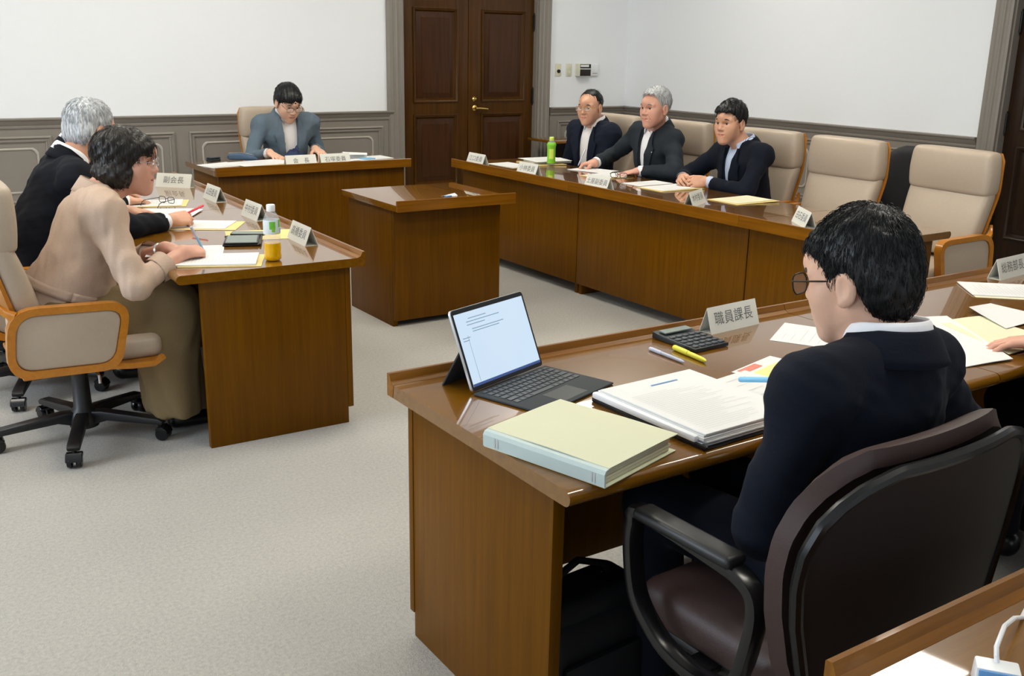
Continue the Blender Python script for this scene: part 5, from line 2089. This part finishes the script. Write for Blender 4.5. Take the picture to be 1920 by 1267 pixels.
# balding man with glasses
person(dict(label='man with receding black hair, glasses and navy jacket sitting nearest the double door', seed=21, pelvis=(4.84, 6.12, .53), neck=(4.80, 6.105, .975), head=(4.735, 6.085, 1.105), az=192, haz=204, hpitch=4,
            jacket='navy', shirt='shirtp', hair='hair_k', skin='skin_b', hs=1.04, sw=.17, vtop=.055, vbot=.034, vlen=.40, vopen=.0, lapel=True, old=1, bulk=.98,
            hands=[dict(w=(4.53, 6.23, .60), hint=(.5, .5, -.5)), dict(w=(4.53, 6.09, .60), hint=(.5, -.4, -.6))],
            hairline=([-.13, -.075, -.055, -.035, -.015, .006, .014, .022, .030, .045, .06, .12], [-.075, -.07, -.06, .0, .026, .018, -.018, -.016, .05, .088, .108, .118]),
            hair_blobs=[((0, -.020, .040), (.079, .096, .086))], strands=(700, .03, .0008), comb=(0, -1, -.5), glasses=('brass', .0012, .048, .030)))
# white-haired man
m2 = person(dict(label='white-haired man in charcoal jacket writing with a pen', seed=31, pelvis=(4.87, 5.40, .53), neck=(4.785, 5.385, 1.005), head=(4.70, 5.315, 1.145), az=176, haz=186, hpitch=2,
            jacket='char', shirt='shirt', hair='hair_g', skin='skin_c', brow='brow_g', hs=1.08, sw=.188, vtop=.062, vbot=.012, vlen=.38, old=1, badge=(-.105, -.13), bulk=1.04,
            hands=[dict(w=(4.50, 5.70, .745), d=(-.75, .35, -.1), n=(.2, -.3, -1), c=GRIP, thumb=(.75, .5, .5), hint=(.3, .8, -.4)), dict(w=(4.52, 5.235, .735), d=(-1, .2, -.1), n=(.05, 0, -1), c=FLAT, spread=.05, hint=(.2, -.9, -.3))],
            hairline=([-.13, -.075, -.055, -.035, -.015, .006, .014, .024, .034, .05, .07, .12], [-.080, -.076, -.066, .0, .026, .016, -.026, -.024, .035, .072, .09, .094]),
            hair_blobs=[((0, -.012, .044), (.083, .104, .096)), ((-.01, .05, .082), (.055, .04, .036))], strands=(1300, .032, .0009), comb=(.3, -.8, -.3)))
pen('ballpoint_pen', 'silver pen in the hand of the white-haired man', (4.455, 5.765), (4.405, 5.775), (.835, .722), ('alu', 'grey_pl'), .005)
# black-haired man with clasped hands
person(dict(label='black-haired man in navy jacket and striped shirt with clasped hands', seed=41, pelvis=(4.88, 4.56, .53), neck=(4.805, 4.585, .955), head=(4.725, 4.625, 1.092), az=172, haz=190, hpitch=2,
            jacket='navy2', shirt='shirtb', hair='hair_k', skin='skin_b', hs=1.06, sw=.188, vtop=.055, vbot=.014, vlen=.34, badge=(-.105, -.14), bulk=1.03, cz=.026, watch=1, watch_side=.9,
            hands=[dict(w=(4.475, 4.765, .745), d=(-.65, -.55, .1), n=(.1, -.8, -.6), c=[(.7, .9, .4)] * 4, thumb=(.8, .3, .2), hint=(.2, .9, -.4)), dict(w=(4.505, 4.56, .742), d=(-.8, .45, .06), n=(.1, .85, -.5), c=[(.75, .95, .4)] * 4, thumb=(.8, .3, .2), hint=(.1, -.9, -.35))],
            hairline=([-.13, -.075, -.055, -.035, -.015, .006, .014, .024, .034, .05, .07, .12], [-.080, -.076, -.066, .0, .026, .012, -.03, -.028, .02, .052, .068, .07]),
            hair_blobs=[((0, -.012, .046), (.084, .106, .098)), ((0, .055, .078), (.062, .045, .034)), ((.02, .07, .066), (.04, .035, .026))], strands=(1100, .04, .0010), comb=(.5, .3, -.5)))
# woman
W = person(dict(label='woman with dark bob, glasses and beige suit writing at the left row desk', seed=51, pelvis=(.63, 4.06, .53), neck=(.808, 4.055, .965), head=(.912, 4.055, 1.080), az=-6, haz=-24, hpitch=3, cz=.020, ak=.055, jfl=.35,
            jacket='beige', shirt=None, skin='skin_c', hair='hair_b', woman=True, hs=1.03, sw=.172, jaw=.95, vtop=.035, vbot=.004, vlen=.16, lapel=None, cuffs=False, sleeve=.52, peplum=True, ripple=.0022, bulk=1.02, jcollar=True, watch=1, watch_off=.03,
            hands=[dict(w=(1.055, 3.875, .745), d=(.9, .38, -.05), n=(-.15, .35, -1), c=GRIP, thumb=(.8, .45, .4), hint=(-.25, -.55, -.8), s=.92), dict(w=(1.03, 4.03, .735), d=(.9, -.35, -.12), n=(0, 0, -1), c=REST, hint=(-.2, .8, -.6), s=.92)],
            hairline=HL_BOB, hair_blobs=[((0, -.012, .036), (.090, .112, .098)), ((0, -.026, -.038), (.101, .094, .074)), ((0, .05, .055), (.072, .058, .05))], whorl=(0, -.02, .14), comb=(0, .1, -1), strands=(1600, .05, .0008), glasses=('chrome', .0011, .048, .032)))
pen('ballpoint_pen', 'pen held by the woman in beige', (1.105, 3.915), (1.165, 3.955), (.835, .716), ('grey_pl', 'skyblue'), .0048)
def band(pr, name, V_, F_, c, w, off, mat, ax=None, org=None, rmax=.6):
    """strip wrapped round a garment at height c along an axis"""
    bv = BVHTree.FromPolygons([tuple(v) for v in V_], [tuple(q) for q in F_])
    T = pr.T if ax is None else ax
    O = (pr.P if org is None else org) - pr.rootp
    def f(u, v):
        a = u * 2 * PI
        d = T[0] * math.cos(a) + T[1] * math.sin(a)
        cen = O + T[2] * (c + (v - .5) * w)
        hit = bv.ray_cast(Vector(cen + d * rmax), Vector(-d), rmax)
        p = hit[0] if hit[0] is not None else Vector(cen + d * .1)
        return p + Vector(d) * off
    MB().grid(f, 72, 3, .003).build(name, mat, pr.jk, angle=180)


jme = W.jk.data
jv = np.array([v.co[:] for v in jme.vertices])
jf = [tuple(p.vertices) for p in jme.polygons]
band(W, 'waist_belt', jv, jf, .085, .035, .006, PM['beige'], rmax=.215)
for i in range(2):
    dd = unit(W.wr[i] - W.el[i])
    a_ = W.el[i] + (W.wr[i] - W.el[i]) * .40 - W.rootp
    b = MB()
    b.tube([tuple(a_), tuple(a_ + dd * .03), tuple(a_ + dd * .055)], [.052, .055, .057], 20, cap=False)
    b.tube([tuple(a_), tuple(a_ + dd * .03), tuple(a_ + dd * .055)], [.050, .052, .054], 20, cap=False)
    b.build('turned_cuff', PM['beige'], W.jk, angle=180)
for k in range(3):
    p = W.on_front(.0, -.20 - .07 * k, .008)
    if p:
        MB().lathe([(0, 0), (.008, 0), (.007, .003), (0, .0035)], 12, Matrix.Translation(p) @ Vector(W.T[1]).to_track_quat('Z', 'Y').to_matrix().to_4x4()).build('button', M['iron'], W.jk)
# skirt, hem, legs
f = Field((.40, 3.76, .02), (1.30, 4.36, .72), .010)
P_ = vec(.63, 4.06, .53)
kx = 1.02
f.ell(P_ - vec(0, 0, .01), (.19, .19, .13), None, .05)
for q in (-1, 1):
    hip = vec(.66, 4.06 + q * .085, .50)
    kn = vec(kx, 4.03 + q * .085, .51)
    f.rc(hip, kn, .115, .10, .08)
    f.rc(kn, vec(kx - .01, 4.02 + q * .075, .10), .10, .105, .07, cut=1.0)
f.rc(vec(.70, 3.98, .46), vec(.98, 3.93, .42), .10, .08, .06)
f.rc(vec(.93, 3.93, .44), vec(1.0, 3.94, .10), .085, .085, .07, cut=1.0)
f.ripple(.007, 34, 77, (1, 1, .25))
V_, F_ = f.mesh()
W.put('skirt', np_mesh('skirt', V_ - W.rootp, F_, [PM['skirt']]))
for q in (-1, 1):
    f = Field((.85, 3.85, 0), (1.25, 4.25, .2), .008)
    f.rc(vec(kx, 4.02 + q * .07, .16), vec(kx, 4.02 + q * .07, .06), .04, .034, .02)
    f.rc(vec(kx - .02, 4.02 + q * .07, .045), vec(kx + .13, 4.02 + q * .07, .034), .036, .028, .02)
    V_, F_ = f.mesh()
    W.put('shoe', np_mesh('shoe', V_ - W.rootp, F_, [PM['shoe']]))
# grey-haired man of the left row, seen from behind
person(dict(label='grey-haired man in navy jacket holding a red pen, seen from behind the woman', seed=61, pelvis=(.61, 4.80, .53), neck=(.845, 4.815, 1.005), head=(.955, 4.865, 1.135), az=2, haz=28, hpitch=12, jfl=.45,
            jacket='black', shirt='shirt', hair='hair_s', skin='skin_b', hs=1.06, sw=.195, bulk=1.05, lapel=None, sleeve=.86,
            hands=[dict(w=(1.205, 4.63, .742), d=(.95, .12, .1), n=(-.1, .6, -.75), c=GRIP, thumb=(.8, .4, .5), hint=(-.2, -.7, -.5)), dict(w=(1.12, 5.03, .735), d=(.9, .1, -.1), n=(0, 0, -1), c=REST, hint=(-.2, .8, -.5))],
            hairline=HL_MALE, hair_blobs=[((0, -.014, .042), (.084, .106, .094)), ((0, -.05, -.01), (.080, .066, .07))], strands=(1500, .035, .0009), comb=(0, -.6, -.8)))
pen('ballpoint_pen', 'red pen in the hand of the grey-haired man', (1.385, 4.68), (1.255, 4.645), (.795, .752), ('red', 'red'), .0052, .45)
# third man of the left row, mostly hidden
person(dict(label='dark-suited person of the left row almost hidden behind the grey-haired man', seed=71, pelvis=(.78, 5.58, .53), neck=(1.01, 5.575, .985), head=(1.12, 5.60, 1.105), az=0, haz=30, hpitch=15, jfl=.45,
            jacket='black', shirt='shirt', hair='hair_s', skin='skin_b', hs=1.0, sw=.19, lapel=None, legs=True,
            hands=[dict(w=(1.19, 5.40, .735), d=(.9, .2, -.1), c=REST, hint=(-.2, -.7, -.5)), dict(w=(1.2, 5.75, .735), d=(.9, -.1, -.1), c=REST, hint=(-.2, .8, -.5))],
            hairline=HL_MALE, strands=(300, .03, .0009)))
# foreground man
person(dict(label='man with black hair and glasses in a dark jacket, seen from behind in the foreground', seed=81, pelvis=(1.63, 1.20, .53), cz=.044, neck=(1.655, 1.168, .965), head=(1.655, 1.235, 1.098), az=96, haz=101, hpitch=12,
            jacket='navy2', shirt='shirt', hair='hair_k', skin='skin_a', hs=1.03, sw=.20, bulk=1.08, sleeve=.95, ripple=.0035, jres=.0072, lapel=None,
            hands=[dict(w=(1.93, 1.44, .738), d=(-.35, .92, .0), n=(-.5, -.1, -.9), c=GRIP, thumb=(.8, .4, .5), hint=(.8, -.2, -.6)), dict(w=(1.575, 1.315, .728), d=(.75, .65, .0), n=(0, .1, -1), c=REST, hint=(-.75, -.35, -.8))],
            hairline=([-.13, -.075, -.055, -.035, -.015, .006, .014, .024, .034, .05, .075, .12], [-.098, -.094, -.085, -.03, .024, .016, -.028, -.026, .02, .05, .068, .07]),
            hair_blobs=[((0, -.014, .046), (.083, .104, .102)), ((0, -.055, .0), (.077, .062, .085)), ((.0, .05, .066), (.060, .048, .046))], strands=(6000, .022, .0007), comb=(0, -.2, -.8), whorl=(.02, -.045, .13), glasses=('iron', .0017, .052, .040)))
pen('ballpoint_pen', 'sky blue pen over the open binder pages', (1.800, 1.665), (1.845, 1.530), (.742, .772), ('skyblue', 'skyblue'), .0065, .6)
# person at the right edge
person(dict(label='person at the right edge of whom only a hand on the papers shows', seed=91, pelvis=(3.03, 1.17, .53), neck=(3.03, 1.19, .985), head=(3.03, 1.25, 1.13), az=92, haz=92, hpitch=15,
            jacket='black', shirt='shirt', hair='hair_k', skin='skin_c', hs=1.05, lapel=None, sw=.195,
            hands=[dict(w=(3.2, 1.48, .74), d=(-.2, .95, -.05), c=REST, hint=(.9, -.2, -.4)), dict(w=(2.805, 1.445, .748), d=(-.5, .85, -.15), n=(0, -.1, -1), c=[(.25, .3, .2)] * 4, spread=.12, hint=(-.9, -.3, -.4))],
            hairline=HL_MALE, strands=(300, .03, .0009)))
